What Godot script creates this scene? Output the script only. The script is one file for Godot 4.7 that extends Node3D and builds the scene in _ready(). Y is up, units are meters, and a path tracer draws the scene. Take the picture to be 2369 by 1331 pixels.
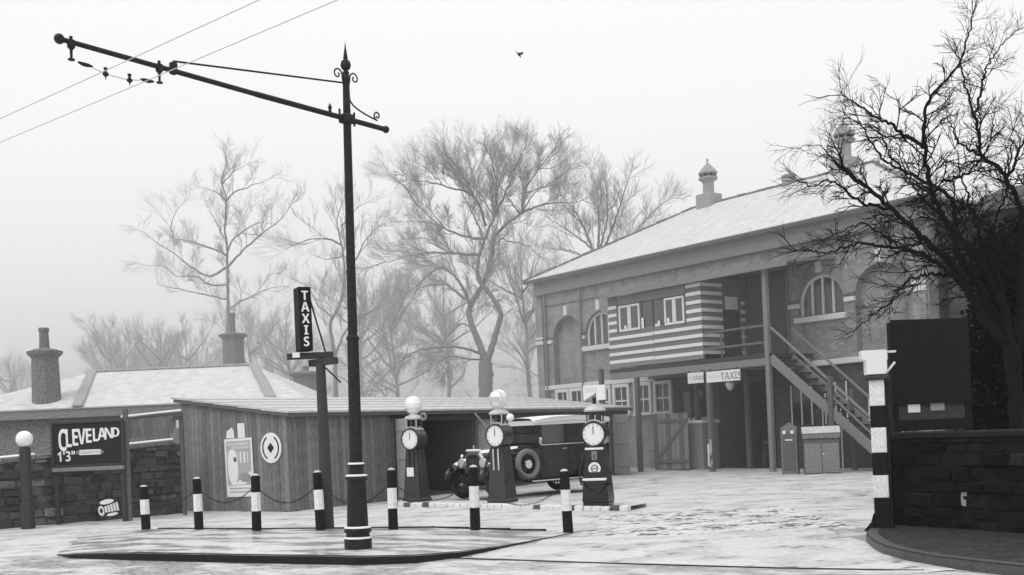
extends Node3D
# A garage yard in winter fog: overhead-line pole, bollards, petrol pumps, a limousine, timber sheds and a brick depot.
# Local frames: x runs along a front, y up, z out of it. Photograph is black and white, so every colour here is a grey.

class MB:
	var v := PackedVector3Array()
	var n := PackedVector3Array()
	var uv := PackedVector2Array()
	var has_uv := false

	func tri(a: Vector3, b: Vector3, c: Vector3, na: Vector3, nb: Vector3, nc: Vector3) -> void:
		if (b - a).cross(c - a).dot(na + nb + nc) > 0.0:
			v.append(a); v.append(c); v.append(b)
			n.append(na); n.append(nc); n.append(nb)
		else:
			v.append(a); v.append(b); v.append(c)
			n.append(na); n.append(nb); n.append(nc)

	func flat(a: Vector3, b: Vector3, c: Vector3, out: Vector3) -> void:
		var m := (b - a).cross(c - a).normalized()
		if m.dot(out) < 0.0:
			m = -m
		tri(a, b, c, m, m, m)

	func quad(a: Vector3, b: Vector3, c: Vector3, d: Vector3, out: Vector3) -> void:
		flat(a, b, c, out)
		flat(a, c, d, out)

	# a box with chamfered edges
	func box(t: Transform3D, size: Vector3, ch := 0.0) -> void:
		var h := size * 0.5
		var c := minf(ch, minf(h.x, minf(h.y, h.z)) * 0.9)
		var s := [-1.0, 1.0]
		var P := func(ax: int, sx: float, sy: float, sz: float) -> Vector3:
			var p := Vector3(sx * (h.x - c), sy * (h.y - c), sz * (h.z - c))
			p[ax] = [sx, sy, sz][ax] * h[ax]
			return t * p
		var b := t.basis
		for ax in 3:
			for sg in s:
				var q := []
				for k in [[-1.0, -1.0], [1.0, -1.0], [1.0, 1.0], [-1.0, 1.0]]:
					var sv := [0.0, 0.0, 0.0]
					sv[ax] = sg
					sv[(ax + 1) % 3] = k[0]
					sv[(ax + 2) % 3] = k[1]
					q.append(P.call(ax, sv[0], sv[1], sv[2]))
				quad(q[0], q[1], q[2], q[3], b[ax] * sg)
		if c <= 0.0:
			return
		for ax in 3:
			var a1 := (ax + 1) % 3
			var a2 := (ax + 2) % 3
			for s1 in s:
				for s2 in s:
					var lo := [0.0, 0.0, 0.0]
					lo[ax] = -1.0
					lo[a1] = s1
					lo[a2] = s2
					var hi := lo.duplicate()
					hi[ax] = 1.0
					quad(P.call(a1, lo[0], lo[1], lo[2]), P.call(a1, hi[0], hi[1], hi[2]), P.call(a2, hi[0], hi[1], hi[2]), P.call(a2, lo[0], lo[1], lo[2]), b[a1] * s1 + b[a2] * s2)
		for sx in s:
			for sy in s:
				for sz in s:
					flat(P.call(0, sx, sy, sz), P.call(1, sx, sy, sz), P.call(2, sx, sy, sz), b.x * sx + b.y * sy + b.z * sz)

	func bx(c: Vector3, size: Vector3, ch := 0.0) -> void:
		box(Transform3D(Basis(), c), size, ch)

	# a bar of rectangular section from a to b; up sets the side that h runs along
	func bar(a: Vector3, b: Vector3, w: float, h: float, ch := 0.0, up := Vector3.UP) -> void:
		var x := (b - a).normalized()
		var z := x.cross(up)
		if z.length() < 0.01:
			z = x.cross(Vector3(0, 0, 1))
		z = z.normalized()
		box(Transform3D(Basis(x, z.cross(x), z), (a + b) * 0.5), Vector3(a.distance_to(b), h, w), ch)

	func tube(pts: Array, rad: Array, sides := 8, caps := true) -> void:
		var N := pts.size()
		var d0: Vector3 = (pts[1] - pts[0]).normalized()
		var u := d0.cross(Vector3(0.31, 0.17, 0.93)).normalized()
		var rings := []
		var nrm := []
		for i in N:
			var d: Vector3
			if i == 0:
				d = d0
			elif i == N - 1:
				d = (pts[i] - pts[i - 1]).normalized()
			else:
				d = (pts[i + 1] - pts[i - 1]).normalized()
			u = (u - d * u.dot(d)).normalized()
			var w := d.cross(u)
			var r := []
			var q := []
			for k in sides:
				var a := TAU * k / sides
				var dir := u * cos(a) + w * sin(a)
				r.append(pts[i] + dir * rad[i])
				q.append(dir)
			rings.append(r)
			nrm.append(q)
		for i in N - 1:
			for k in sides:
				var m := (k + 1) % sides
				tri(rings[i][k], rings[i][m], rings[i + 1][m], nrm[i][k], nrm[i][m], nrm[i + 1][m])
				tri(rings[i][k], rings[i + 1][m], rings[i + 1][k], nrm[i][k], nrm[i + 1][m], nrm[i + 1][k])
		if caps:
			for e in [0, N - 1]:
				var o: Vector3 = pts[0] - pts[1] if e == 0 else pts[N - 1] - pts[N - 2]
				for k in sides:
					flat(pts[e], rings[e][k], rings[e][(k + 1) % sides], o)

	# profile: Array of Vector2(radius, height) turned about the y axis of t
	func lathe(t: Transform3D, prof: Array, segs := 16, smooth := true, squash := 1.0) -> void:
		for i in prof.size() - 1:
			var a: Vector2 = prof[i]
			var b: Vector2 = prof[i + 1]
			var e := b - a
			if e.length() < 1e-5:
				continue
			var nn := Vector2(e.y, -e.x).normalized()
			for k in segs:
				var a0 := TAU * k / segs
				var a1 := TAU * (k + 1) / segs
				var am := (a0 + a1) * 0.5
				var p := func(q: Vector2, an: float) -> Vector3: return t * Vector3(q.x * cos(an), q.y, q.x * sin(an) * squash)
				var m := func(an: float) -> Vector3: return (t.basis * Vector3(nn.x * cos(an), nn.y, nn.x * sin(an))).normalized()
				var n0: Vector3 = m.call(a0 if smooth else am)
				var n1: Vector3 = m.call(a1 if smooth else am)
				if a.x > 1e-5:
					tri(p.call(a, a0), p.call(a, a1), p.call(b, a1), n0, n1, n1)
				if b.x > 1e-5:
					tri(p.call(a, a0), p.call(b, a1), p.call(b, a0), n0, n1, n0)

	# polygon in the xy plane of t, thick along z from 0 to depth
	func extrude(t: Transform3D, poly: PackedVector2Array, depth: float) -> void:
		var ix := Geometry2D.triangulate_polygon(poly)
		for z in [0.0, depth]:
			var o := t.basis.z * (1.0 if (z == depth) == (depth > 0.0) else -1.0)
			for i in range(0, ix.size(), 3):
				flat(t * Vector3(poly[ix[i]].x, poly[ix[i]].y, z), t * Vector3(poly[ix[i + 1]].x, poly[ix[i + 1]].y, z), t * Vector3(poly[ix[i + 2]].x, poly[ix[i + 2]].y, z), o)
		var cw := 1.0 if Geometry2D.is_polygon_clockwise(poly) else -1.0
		for i in poly.size():
			var a := poly[i]
			var b := poly[(i + 1) % poly.size()]
			var e := (b - a).normalized()
			var o := t.basis * Vector3(-e.y * cw, e.x * cw, 0)
			quad(t * Vector3(a.x, a.y, 0), t * Vector3(b.x, b.y, 0), t * Vector3(b.x, b.y, depth), t * Vector3(a.x, a.y, depth), o)

	func torus(t: Transform3D, R: float, r: float, segs := 20, sides := 8) -> void:
		for i in segs:
			for k in sides:
				var q := []
				var m := []
				for c in [[i, k], [i + 1, k], [i + 1, k + 1], [i, k + 1]]:
					var a: float = TAU * c[0] / segs
					var b: float = TAU * c[1] / sides
					var dir := Vector3(cos(a) * cos(b), sin(a) * cos(b), sin(b))
					q.append(t * (Vector3(cos(a), sin(a), 0) * R + dir * r))
					m.append((t.basis * dir).normalized())
				tri(q[0], q[1], q[2], m[0], m[1], m[2])
				tri(q[0], q[2], q[3], m[0], m[2], m[3])

	func ball(c: Vector3, r: float, segs := 16) -> void:
		var prof := []
		for i in segs / 2 + 1:
			var a := -PI / 2 + PI * i / (segs / 2)
			prof.append(Vector2(cos(a) * r, sin(a) * r))
		lathe(Transform3D(Basis(), c), prof, segs)

	# one slim three-sided length of twig
	func twig(a: Vector3, b: Vector3, r0: float, r1: float) -> void:
		var d := (b - a).normalized()
		var u := d.cross(Vector3(0.31, 0.17, 0.93)).normalized()
		var w := d.cross(u)
		var dirs := [u, u * -0.5 + w * 0.866, u * -0.5 - w * 0.866]
		for k in 3:
			var p: Vector3 = dirs[k]
			var q: Vector3 = dirs[(k + 1) % 3]
			tri(a + p * r0, a + q * r0, b + q * r1, p, q, q)
			tri(a + p * r0, b + q * r1, b + p * r1, p, q, p)

	func mesh() -> ArrayMesh:
		var arr := []
		arr.resize(Mesh.ARRAY_MAX)
		arr[Mesh.ARRAY_VERTEX] = v
		arr[Mesh.ARRAY_NORMAL] = n
		if has_uv:
			arr[Mesh.ARRAY_TEX_UV] = uv
		var m := ArrayMesh.new()
		m.add_surface_from_arrays(Mesh.PRIMITIVE_TRIANGLES, arr)
		return m

var used := {}
var mats := {}
var bold: SystemFont
var serif: SystemFont

func grey(l: float) -> Color:
	return Color(l, l, l).linear_to_srgb()

# plain material of a base colour given as linear grey
func M(called: String, l: float, rough := 0.85, spec := 0.5, metal := 0.0) -> StandardMaterial3D:
	if mats.has(called):
		return mats[called]
	var m := StandardMaterial3D.new()
	m.resource_name = called
	m.albedo_color = grey(l)
	m.roughness = rough
	m.metallic_specular = spec
	m.metallic = metal
	mats[called] = m
	return m

func noise_tex(freq: float, octaves: int, sd: int, ramp: Gradient = null, normal := 0.0, size := 512) -> NoiseTexture2D:
	var f := FastNoiseLite.new()
	f.noise_type = FastNoiseLite.TYPE_SIMPLEX_SMOOTH
	f.seed = sd
	f.frequency = freq
	f.fractal_octaves = octaves
	f.fractal_gain = 0.55
	var t := NoiseTexture2D.new()
	t.width = size
	t.height = size
	t.seamless = true
	t.noise = f
	if ramp:
		t.color_ramp = ramp
	if normal > 0.0:
		t.as_normal_map = true
		t.bump_strength = normal
	return t

func ramp(stops: Array) -> Gradient:
	var g := Gradient.new()
	var o := PackedFloat32Array()
	var c := PackedColorArray()
	for s in stops:
		o.append(s[0])
		c.append(grey(s[1]))
	g.offsets = o
	g.colors = c
	return g

# mottled material: grain between two linear greys, laid on by triplanar mapping; scale in repeats a metre
func MT(called: String, lo: float, hi: float, scale: Vector3, rough := 0.85, sd := 1, freq := 0.02, oct := 5, bump := 0.0, world := true, spec := 0.5) -> StandardMaterial3D:
	if mats.has(called):
		return mats[called]
	var m := StandardMaterial3D.new()
	m.resource_name = called
	m.albedo_texture = noise_tex(freq, oct, sd, ramp([[0.18, lo], [0.5, (lo + hi) * 0.5], [0.82, hi]]))
	m.roughness = rough
	m.metallic_specular = spec
	m.uv1_triplanar = true
	m.uv1_world_triplanar = world
	m.uv1_scale = scale
	if bump > 0.0:
		m.normal_enabled = true
		if not mats.has("rough_normal"):
			mats.rough_normal = noise_tex(0.032, 6, 50, null, 6.0)
		m.normal_texture = mats.rough_normal
		m.normal_scale = bump
	mats[called] = m
	return m

func numbered(called: String) -> String:
	var k: int = used.get(called, 0)
	used[called] = k + 1
	return called if k == 0 else "%s_%03d" % [called, k]

func tag(o: Node3D, label: String, category: String, group := "") -> Node3D:
	o.set_meta("label", label)
	o.set_meta("category", category)
	if group:
		o.set_meta("group", group)
	return o

# a thing that has parts: a Node3D at its base
func thing(called: String, t: Transform3D, label: String, category: String, group := "") -> Node3D:
	var o := Node3D.new()
	o.name = numbered(called)
	o.transform = t
	add_child(o)
	return tag(o, label, category, group)

func part(parent: Node3D, called: String, b: MB, m: Material, t := Transform3D()) -> MeshInstance3D:
	return shape(parent, called, b.mesh(), m, t)

func shape(parent: Node3D, called: String, me: Mesh, m: Material, t := Transform3D()) -> MeshInstance3D:
	var o := MeshInstance3D.new()
	o.name = numbered(called) if parent == self else called
	o.mesh = me
	o.material_override = null
	if me is PrimitiveMesh:
		me.material = m
	else:
		o.set_surface_override_material(0, m)
	o.transform = t
	parent.add_child(o, true)
	return o

func one(called: String, b: MB, m: Material, label: String, category: String, group := "", t := Transform3D()) -> MeshInstance3D:
	var o := part(self, called, b, m, t)
	tag(o, label, category, group)
	return o

func structure(called: String, b: MB, m: Material, t := Transform3D()) -> MeshInstance3D:
	var o := part(self, called, b, m, t)
	o.set_meta("kind", "structure")
	return o

func boxpart(parent: Node3D, called: String, c: Vector3, size: Vector3, m: Material, ch := 0.0) -> MeshInstance3D:
	var b := MB.new()
	b.bx(c, size, ch)
	return part(parent, called, b, m)

func frame_at(o: Vector3, x: Vector3) -> Transform3D:
	x = x.normalized()
	return Transform3D(Basis(x, Vector3.UP, x.cross(Vector3.UP)), o)

func text(parent: Node3D, s: String, size: float, depth: float, m: Material, t: Transform3D, font: Font = null) -> MeshInstance3D:
	var tm := TextMesh.new()
	tm.text = s
	tm.font = font if font else bold
	tm.font_size = 64
	tm.pixel_size = size / 46.0
	tm.depth = depth
	tm.curve_step = 1.5
	return shape(parent, "lettering", tm, m, t)

# ------------------------------------------------------------------ trees

func wander(rng: RandomNumberGenerator, d: Vector3, amount: float) -> Vector3:
	return (d + Vector3(rng.randf_range(-1, 1), rng.randf_range(-1, 1), rng.randf_range(-1, 1)) * amount).normalized()

# a branch that forks into finer ones; level counts how many times it still forks
func grow(b: MB, rng: RandomNumberGenerator, p: Vector3, d: Vector3, length: float, r: float, level: int, pull: Vector3, kids: int, wob := 0.22, spread := 0.75) -> void:
	var segs := 3 if level > 1 else 2
	var pts := [p]
	var dir := d
	for i in segs:
		dir = wander(rng, dir + pull, wob)
		pts.append(pts[-1] + dir * length / segs)
	var tip := r * 0.5
	for i in segs:
		b.twig(pts[i], pts[i + 1], lerpf(r, tip, float(i) / segs), lerpf(r, tip, float(i + 1) / segs))
	if level <= 0:
		return
	for k in kids:
		var f := 0.25 + 0.75 * (k + rng.randf()) / kids
		var at: float = minf(f * segs, segs - 0.001)
		var i := int(at)
		var q: Vector3 = pts[i].lerp(pts[i + 1], at - i)
		var main: Vector3 = (pts[i + 1] - pts[i]).normalized()
		var side := wander(rng, main.cross(wander(rng, Vector3.UP, 1.5)).normalized(), 0.4)
		var nd := (main * rng.randf_range(0.8, 1.1) + side * rng.randf_range(0.65, 1.35) * spread + pull).normalized()
		grow(b, rng, q, nd, length * rng.randf_range(0.5, 0.78), r * rng.randf_range(0.55, 0.7), level - 1, pull, kids, wob, spread)

# a tree whose limbs follow given runs: trunk (first run), limbs, then a crown of boughs and twigs along them
func bare_tree(called: String, at: Vector3, limbs: Array, bark: Material, twigs: Material, sd: int, label: String, group: String, step: float, twig_len: float, level: int, up := 0.06, thin := 1.0, kids := 4, kink := 0.05, heart := Vector3(0, -1000, 0), wob := 0.2, spread := 0.75, pull := 0.14, tip := 0.6) -> Node3D:
	var rng := RandomNumberGenerator.new()
	rng.seed = sd
	var t := thing(called, Transform3D(Basis(), at), label, "tree", group)
	var crown := MB.new()
	for i in limbs.size():
		var run: Array = limbs[i][2].duplicate()
		var r0: float = limbs[i][0]
		var r1: float = limbs[i][1]
		if i == 0:
			run.push_front(Vector3(run[0].x, minf(1.0, run[0].y * 0.4), run[0].z))
			run.push_front(Vector3(run[0].x, -0.1, run[0].z))
		var c := Curve3D.new()
		for k in run.size():
			var a: Vector3 = run[maxi(k - 1, 0)]
			var z: Vector3 = run[mini(k + 1, run.size() - 1)]
			c.add_point(run[k], -(z - a) * 0.16, (z - a) * 0.16)
		var L := c.get_baked_length()
		var n := maxi(4, int(L / (step * 0.5)))
		var pts := []
		var rad := []
		for k in n + 1:
			var f := float(k) / n
			var p := c.sample_baked(L * f)
			pts.append(p + Vector3(rng.randf_range(-1, 1), rng.randf_range(-1, 1), rng.randf_range(-1, 1)) * (r0 * 0.06 + kink * minf(1.0, 0.05 / r0) * (0.0 if k == 0 else 1.0)))
			var flare := 1.35 if i == 0 and k == 0 else 1.0
			rad.append(lerpf(r0, r1, pow(f, 0.8)) * flare * rng.randf_range(0.92, 1.08))
		var b := MB.new()
		b.tube(pts, rad, 7, true)
		part(t, "trunk" if i == 0 else "limb", b, bark)
		if i == 0 and limbs[0][1] > 0.1:
			continue
		var s := L * (0.45 if i == 0 else 0.22)
		while s < L:
			var f := s / L
			var p := c.sample_baked(s)
			var main := (c.sample_baked(minf(s + 0.2, L)) - c.sample_baked(maxf(s - 0.2, 0))).normalized()
			var side := main.cross(wander(rng, Vector3.UP, 2.0)).normalized()
			var r := lerpf(r0, r1, f)
			var away := (p - heart).normalized() * pull + Vector3(0, up, 0)
			if heart.y < -900:
				away = Vector3(0, up, 0)
			grow(crown, rng, p, (main * rng.randf_range(0.5, 1.0) + side * rng.randf_range(0.6, 1.2) * spread * 1.3 + away * 2.0).normalized(), twig_len * rng.randf_range(0.6, 1.15) * (1.2 - 0.6 * f), clampf(r * 0.5, 0.010 * thin, 0.04 * thin), level, away, kids, wob, spread)
			s += step * rng.randf_range(0.6, 1.4)
		var tip_dir: Vector3 = (run[-1] - run[-2]).normalized()
		for k in 3:
			grow(crown, rng, pts[-1], wander(rng, tip_dir, 0.5), twig_len * tip * rng.randf_range(0.8, 1.2), clampf(r1, 0.010 * thin, 0.03 * thin), maxi(level - 1, 1), Vector3(0, up, 0), kids, wob, spread)
	part(t, "crown", crown, twigs)
	return t

# limbs of a free-grown tree
func free_limbs(sd: int, height: float, spread: float, n: int) -> Array:
	var rng := RandomNumberGenerator.new()
	rng.seed = sd
	var out := []
	var trunk := []
	var x := 0.0
	var z := 0.0
	for i in 6:
		trunk.append(Vector3(x, height * (0.08 + 0.16 * i), z))
		x += rng.randf_range(-0.3, 0.3)
		z += rng.randf_range(-0.3, 0.3)
	out.append([height * 0.018, 0.03, trunk])
	for k in n:
		var f := rng.randf_range(0.25, 0.85)
		var i := int(f * 5)
		var p: Vector3 = trunk[i].lerp(trunk[mini(i + 1, 5)], f * 5 - i)
		var a := TAU * (k + rng.randf()) / n * 2.4
		var run := [p]
		var d := Vector3(cos(a), rng.randf_range(0.3, 0.9), sin(a)).normalized()
		var L := spread * rng.randf_range(0.6, 1.1) * (1.15 - f * 0.6)
		for m in 4:
			d = wander(rng, d + Vector3(0, 0.08, 0), 0.25)
			run.append(run[-1] + d * L / 4)
		out.append([height * 0.007, 0.02, run])
	return out
# limbs: base radius, tip radius, run of the limb
const SPREADING_TREE_AT := Vector3(-1.27, 0, -56.00)
const SPREADING_TREE := [
	[0.42, 0.38, [Vector3(-0.01,3.31,0.00), Vector3(0.05,4.50,0.00), Vector3(0.08,5.37,0.00)]],
	[0.204, 0.024, [Vector3(0.08,5.27,0.00), Vector3(-0.30,6.60,-0.09), Vector3(-0.69,7.82,-0.18), Vector3(-0.55,8.48,-0.27), Vector3(0.15,9.56,-0.36), Vector3(0.65,10.98,-0.45), Vector3(0.79,11.86,-0.55), Vector3(1.49,12.62,-0.64), Vector3(2.29,13.27,-0.73), Vector3(2.50,14.38,-0.82), Vector3(3.27,15.47,-0.91), Vector3(4.09,16.46,-1.00)]],
	[0.19, 0.024, [Vector3(0.14,5.37,0.00), Vector3(0.70,6.97,0.10), Vector3(0.96,7.82,0.20), Vector3(0.56,8.69,0.30), Vector3(-0.05,9.57,0.40), Vector3(-0.11,10.42,0.50), Vector3(0.26,11.47,0.60), Vector3(0.50,12.08,0.70), Vector3(0.86,12.80,0.80), Vector3(1.02,14.06,0.90), Vector3(0.87,15.54,1.00)]],
	[0.082, 0.018, [Vector3(0.39,12.44,0.00), Vector3(-0.17,13.80,0.83), Vector3(-1.60,14.21,1.67), Vector3(-3.10,14.40,2.50)]],
	[0.082, 0.018, [Vector3(0.26,11.79,0.00), Vector3(-0.52,11.97,-0.50), Vector3(-1.84,12.62,-1.00), Vector3(-3.16,13.89,-1.50), Vector3(-3.72,14.80,-2.00)]],
	[0.082, 0.018, [Vector3(-0.05,10.93,0.00), Vector3(-1.27,10.98,0.67), Vector3(-2.83,10.94,1.33), Vector3(-4.90,10.40,2.00)]],
	[0.088, 0.018, [Vector3(-0.60,8.34,0.00), Vector3(-1.02,9.37,0.60), Vector3(-1.81,10.17,1.20), Vector3(-2.41,9.90,1.80), Vector3(-3.02,9.21,2.40), Vector3(-3.82,8.55,3.00)]],
	[0.061, 0.012, [Vector3(-0.86,8.68,0.00), Vector3(-1.95,9.58,-0.67), Vector3(-3.33,9.51,-1.33), Vector3(-4.31,9.08,-2.00)]],
	[0.082, 0.018, [Vector3(-0.11,5.82,0.00), Vector3(-1.16,6.15,0.50), Vector3(-2.42,6.17,1.00), Vector3(-3.67,5.87,1.50), Vector3(-4.60,5.13,2.00), Vector3(-5.74,4.01,2.50)]],
	[0.061, 0.03, [Vector3(-0.02,5.49,0.00), Vector3(-0.97,5.60,0.50), Vector3(-1.80,5.71,1.00), Vector3(-2.21,5.43,1.50)]],
	[0.048, 0.012, [Vector3(-0.55,7.14,0.00), Vector3(-1.15,7.44,-0.50), Vector3(-2.10,6.64,-1.00), Vector3(-2.85,5.60,-1.50)]],
	[0.068, 0.012, [Vector3(2.27,13.01,0.00), Vector3(3.24,13.26,0.67), Vector3(4.49,13.17,1.33), Vector3(5.30,13.10,2.00)]],
	[0.061, 0.012, [Vector3(2.16,13.01,0.00), Vector3(1.76,13.79,-1.00), Vector3(1.24,14.93,-2.00), Vector3(1.05,16.08,-3.00)]],
	[0.061, 0.012, [Vector3(0.85,12.96,0.00), Vector3(1.56,14.01,1.00), Vector3(2.13,15.13,2.00), Vector3(2.56,15.69,3.00)]],
	[0.061, 0.012, [Vector3(0.25,11.68,0.00), Vector3(-0.26,13.21,-1.00), Vector3(-0.90,14.79,-2.00), Vector3(-1.34,16.53,-3.00)]],
	[0.048, 0.012, [Vector3(2.48,14.09,0.00), Vector3(3.56,14.54,-0.75), Vector3(4.73,15.44,-1.50)]],
	[0.048, 0.012, [Vector3(-0.19,13.99,0.00), Vector3(-0.74,15.02,1.25), Vector3(-1.48,15.68,2.50)]],
	[0.041, 0.012, [Vector3(-1.78,12.42,0.00), Vector3(-2.89,12.90,-0.50), Vector3(-4.26,13.05,-1.00)]],
	[0.048, 0.009, [Vector3(0.85,12.96,0.00), Vector3(0.03,14.42,-0.50), Vector3(-0.36,15.99,-1.00), Vector3(-0.56,17.13,-1.50)]],
	[0.034, 0.007, [Vector3(1.02,14.26,0.00), Vector3(1.61,15.19,1.00), Vector3(1.96,16.08,2.00)]],
	[0.034, 0.007, [Vector3(2.48,14.20,0.00), Vector3(2.28,15.54,-1.00), Vector3(2.46,16.90,-2.00)]],
	[0.037, 0.007, [Vector3(-0.19,13.99,0.00), Vector3(-1.20,15.22,0.50), Vector3(-2.22,15.68,1.00)]],
	[0.034, 0.007, [Vector3(-1.69,14.60,0.00), Vector3(-2.55,15.63,-0.50), Vector3(-3.34,16.23,-1.00)]],
	[0.034, 0.007, [Vector3(-3.04,13.57,0.00), Vector3(-3.79,14.63,0.75), Vector3(-4.34,14.90,1.50)]],
	[0.027, 0.007, [Vector3(3.24,15.25,0.00), Vector3(4.09,15.20,0.50), Vector3(4.72,15.48,1.00)]],
	[0.034, 0.007, [Vector3(-1.30,11.10,0.00), Vector3(-2.30,11.94,-0.83), Vector3(-3.58,12.26,-1.67), Vector3(-4.79,12.23,-2.50)]],
	[0.041, 0.007, [Vector3(2.27,13.12,0.00), Vector3(3.14,13.83,1.50), Vector3(4.03,13.77,3.00)]],
	[0.034, 0.007, [Vector3(-1.78,12.42,0.00), Vector3(-2.51,13.39,1.25), Vector3(-2.60,13.86,2.50)]],
	[0.041, 0.012, [Vector3(1.13,11.75,0.00), Vector3(1.76,11.45,0.33), Vector3(2.61,11.14,0.67), Vector3(3.11,10.52,1.00)]],
]
# limbs: base radius, tip radius, run of the limb
const TALL_TREE_AT := Vector3(-18.76, 0, -72.00)
const TALL_TREE := [
	[0.258, 0.024, [Vector3(0.00,4.52,0.00), Vector3(0.11,7.87,0.00), Vector3(0.21,10.95,0.00), Vector3(0.31,14.86,0.00), Vector3(0.22,15.99,0.00), Vector3(0.41,18.08,0.00), Vector3(0.15,19.21,0.00), Vector3(0.48,20.31,0.00)]],
	[0.061, 0.012, [Vector3(0.41,17.94,0.00), Vector3(1.13,18.32,0.67), Vector3(2.41,18.53,1.33), Vector3(3.66,18.73,2.00)]],
	[0.048, 0.012, [Vector3(0.22,19.07,0.00), Vector3(0.84,20.06,-0.75), Vector3(1.53,20.71,-1.50)]],
	[0.054, 0.012, [Vector3(0.38,17.94,0.00), Vector3(-0.70,18.91,-1.00), Vector3(-1.96,19.33,-2.00)]],
	[0.088, 0.018, [Vector3(0.21,13.47,0.00), Vector3(1.50,14.43,0.62), Vector3(3.08,15.49,1.25), Vector3(4.34,16.14,1.88), Vector3(5.18,16.92,2.50)]],
	[0.068, 0.012, [Vector3(0.37,14.58,0.00), Vector3(0.70,15.49,-0.50), Vector3(1.75,16.39,-1.00), Vector3(2.65,16.88,-1.50), Vector3(2.29,17.85,-2.00)]],
	[0.068, 0.012, [Vector3(0.25,14.30,0.00), Vector3(-0.74,14.74,1.00), Vector3(-1.67,15.01,2.00), Vector3(-2.31,15.00,3.00)]],
	[0.088, 0.018, [Vector3(0.18,13.47,0.00), Vector3(-1.10,13.04,-0.50), Vector3(-2.34,13.73,-1.00), Vector3(-3.72,14.87,-1.50), Vector3(-4.99,15.72,-2.00), Vector3(-5.99,16.58,-2.50)]],
	[0.075, 0.012, [Vector3(0.13,12.35,0.00), Vector3(-0.90,12.35,0.30), Vector3(-1.62,12.90,0.60), Vector3(-2.78,12.91,0.90), Vector3(-3.62,13.59,1.20), Vector3(-4.62,13.59,1.50)]],
	[0.068, 0.012, [Vector3(0.16,11.37,0.00), Vector3(-1.26,11.76,-0.38), Vector3(-3.32,12.32,-0.75), Vector3(-4.70,12.71,-1.12), Vector3(-4.93,13.35,-1.50)]],
	[0.048, 0.012, [Vector3(0.16,15.43,0.00), Vector3(-0.51,16.63,-1.00), Vector3(-1.31,17.87,-2.00)]],
	[0.041, 0.012, [Vector3(-3.22,15.58,0.00), Vector3(-3.16,16.60,0.50), Vector3(-2.27,17.56,1.00)]],
	[0.068, 0.012, [Vector3(0.20,10.67,0.00), Vector3(1.55,11.21,0.83), Vector3(3.28,11.71,1.67), Vector3(4.69,11.67,2.50)]],
]
# limbs: base radius, tip radius, run of the limb
const CROOKED_TREE_AT := Vector3(-10.01, 0, -62.00)
const CROOKED_TREE := [
	[0.218, 0.024, [Vector3(-0.01,3.86,0.00), Vector3(0.03,6.15,0.00), Vector3(-0.13,7.96,0.00), Vector3(-0.10,8.56,0.00), Vector3(0.54,9.62,0.00), Vector3(0.81,11.54,0.00), Vector3(0.69,12.99,0.00), Vector3(0.50,14.20,0.00), Vector3(0.79,15.15,0.00)]],
	[0.068, 0.012, [Vector3(0.69,12.87,0.00), Vector3(-0.03,13.14,0.67), Vector3(-1.10,12.95,1.33), Vector3(-2.05,12.41,2.00)]],
	[0.075, 0.012, [Vector3(0.73,11.06,0.00), Vector3(1.40,12.10,-0.67), Vector3(1.98,13.41,-1.33), Vector3(2.67,14.25,-2.00)]],
	[0.068, 0.012, [Vector3(0.08,8.68,0.00), Vector3(-0.90,9.52,-0.67), Vector3(-1.47,10.61,-1.33), Vector3(-2.31,11.23,-2.00)]],
	[0.082, 0.012, [Vector3(0.05,6.51,0.00), Vector3(0.79,7.87,0.50), Vector3(1.47,8.27,1.00), Vector3(2.51,8.88,1.50), Vector3(3.76,9.24,2.00)]],
	[0.048, 0.012, [Vector3(0.73,13.95,0.00), Vector3(1.47,14.49,0.75), Vector3(2.07,14.78,1.50)]],
	[0.048, 0.012, [Vector3(0.72,12.26,0.00), Vector3(-0.23,12.22,-1.00), Vector3(-1.26,12.68,-2.00)]],
]
# limbs: base radius, tip radius, run of the limb
const FAN_TREE_AT := Vector3(5.30, 0, -66.00)
const FAN_TREE := [
	[0.35, 0.3, [Vector3(-0.03,3.30,0.00), Vector3(0.22,8.94,0.00), Vector3(0.33,11.50,0.00)]],
	[0.109, 0.018, [Vector3(0.32,11.24,0.00), Vector3(-0.15,13.20,0.67), Vector3(-0.89,14.62,1.33), Vector3(-1.53,15.26,2.00)]],
	[0.122, 0.018, [Vector3(0.33,11.50,0.00), Vector3(0.60,14.12,-0.33), Vector3(0.60,16.38,-0.67), Vector3(0.41,17.38,-1.00)]],
	[0.116, 0.018, [Vector3(0.41,11.75,0.00), Vector3(1.26,13.64,0.67), Vector3(1.76,15.00,1.33), Vector3(2.25,16.34,2.00)]],
	[0.109, 0.018, [Vector3(0.47,11.62,0.00), Vector3(2.41,13.32,-0.67), Vector3(4.13,15.07,-1.33), Vector3(5.31,15.95,-2.00)]],
	[0.082, 0.018, [Vector3(0.43,12.26,0.00), Vector3(0.96,14.25,1.50), Vector3(0.78,15.92,3.00)]],
	[0.082, 0.018, [Vector3(0.25,12.53,0.00), Vector3(-0.92,13.79,-1.00), Vector3(-2.27,14.96,-2.00)]],
	[0.075, 0.018, [Vector3(0.46,11.49,0.00), Vector3(3.20,12.48,1.00), Vector3(4.84,12.99,2.00)]],
	[0.068, 0.012, [Vector3(0.29,12.01,0.00), Vector3(-1.32,12.51,0.50), Vector3(-2.85,12.75,1.00)]],
]
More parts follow.
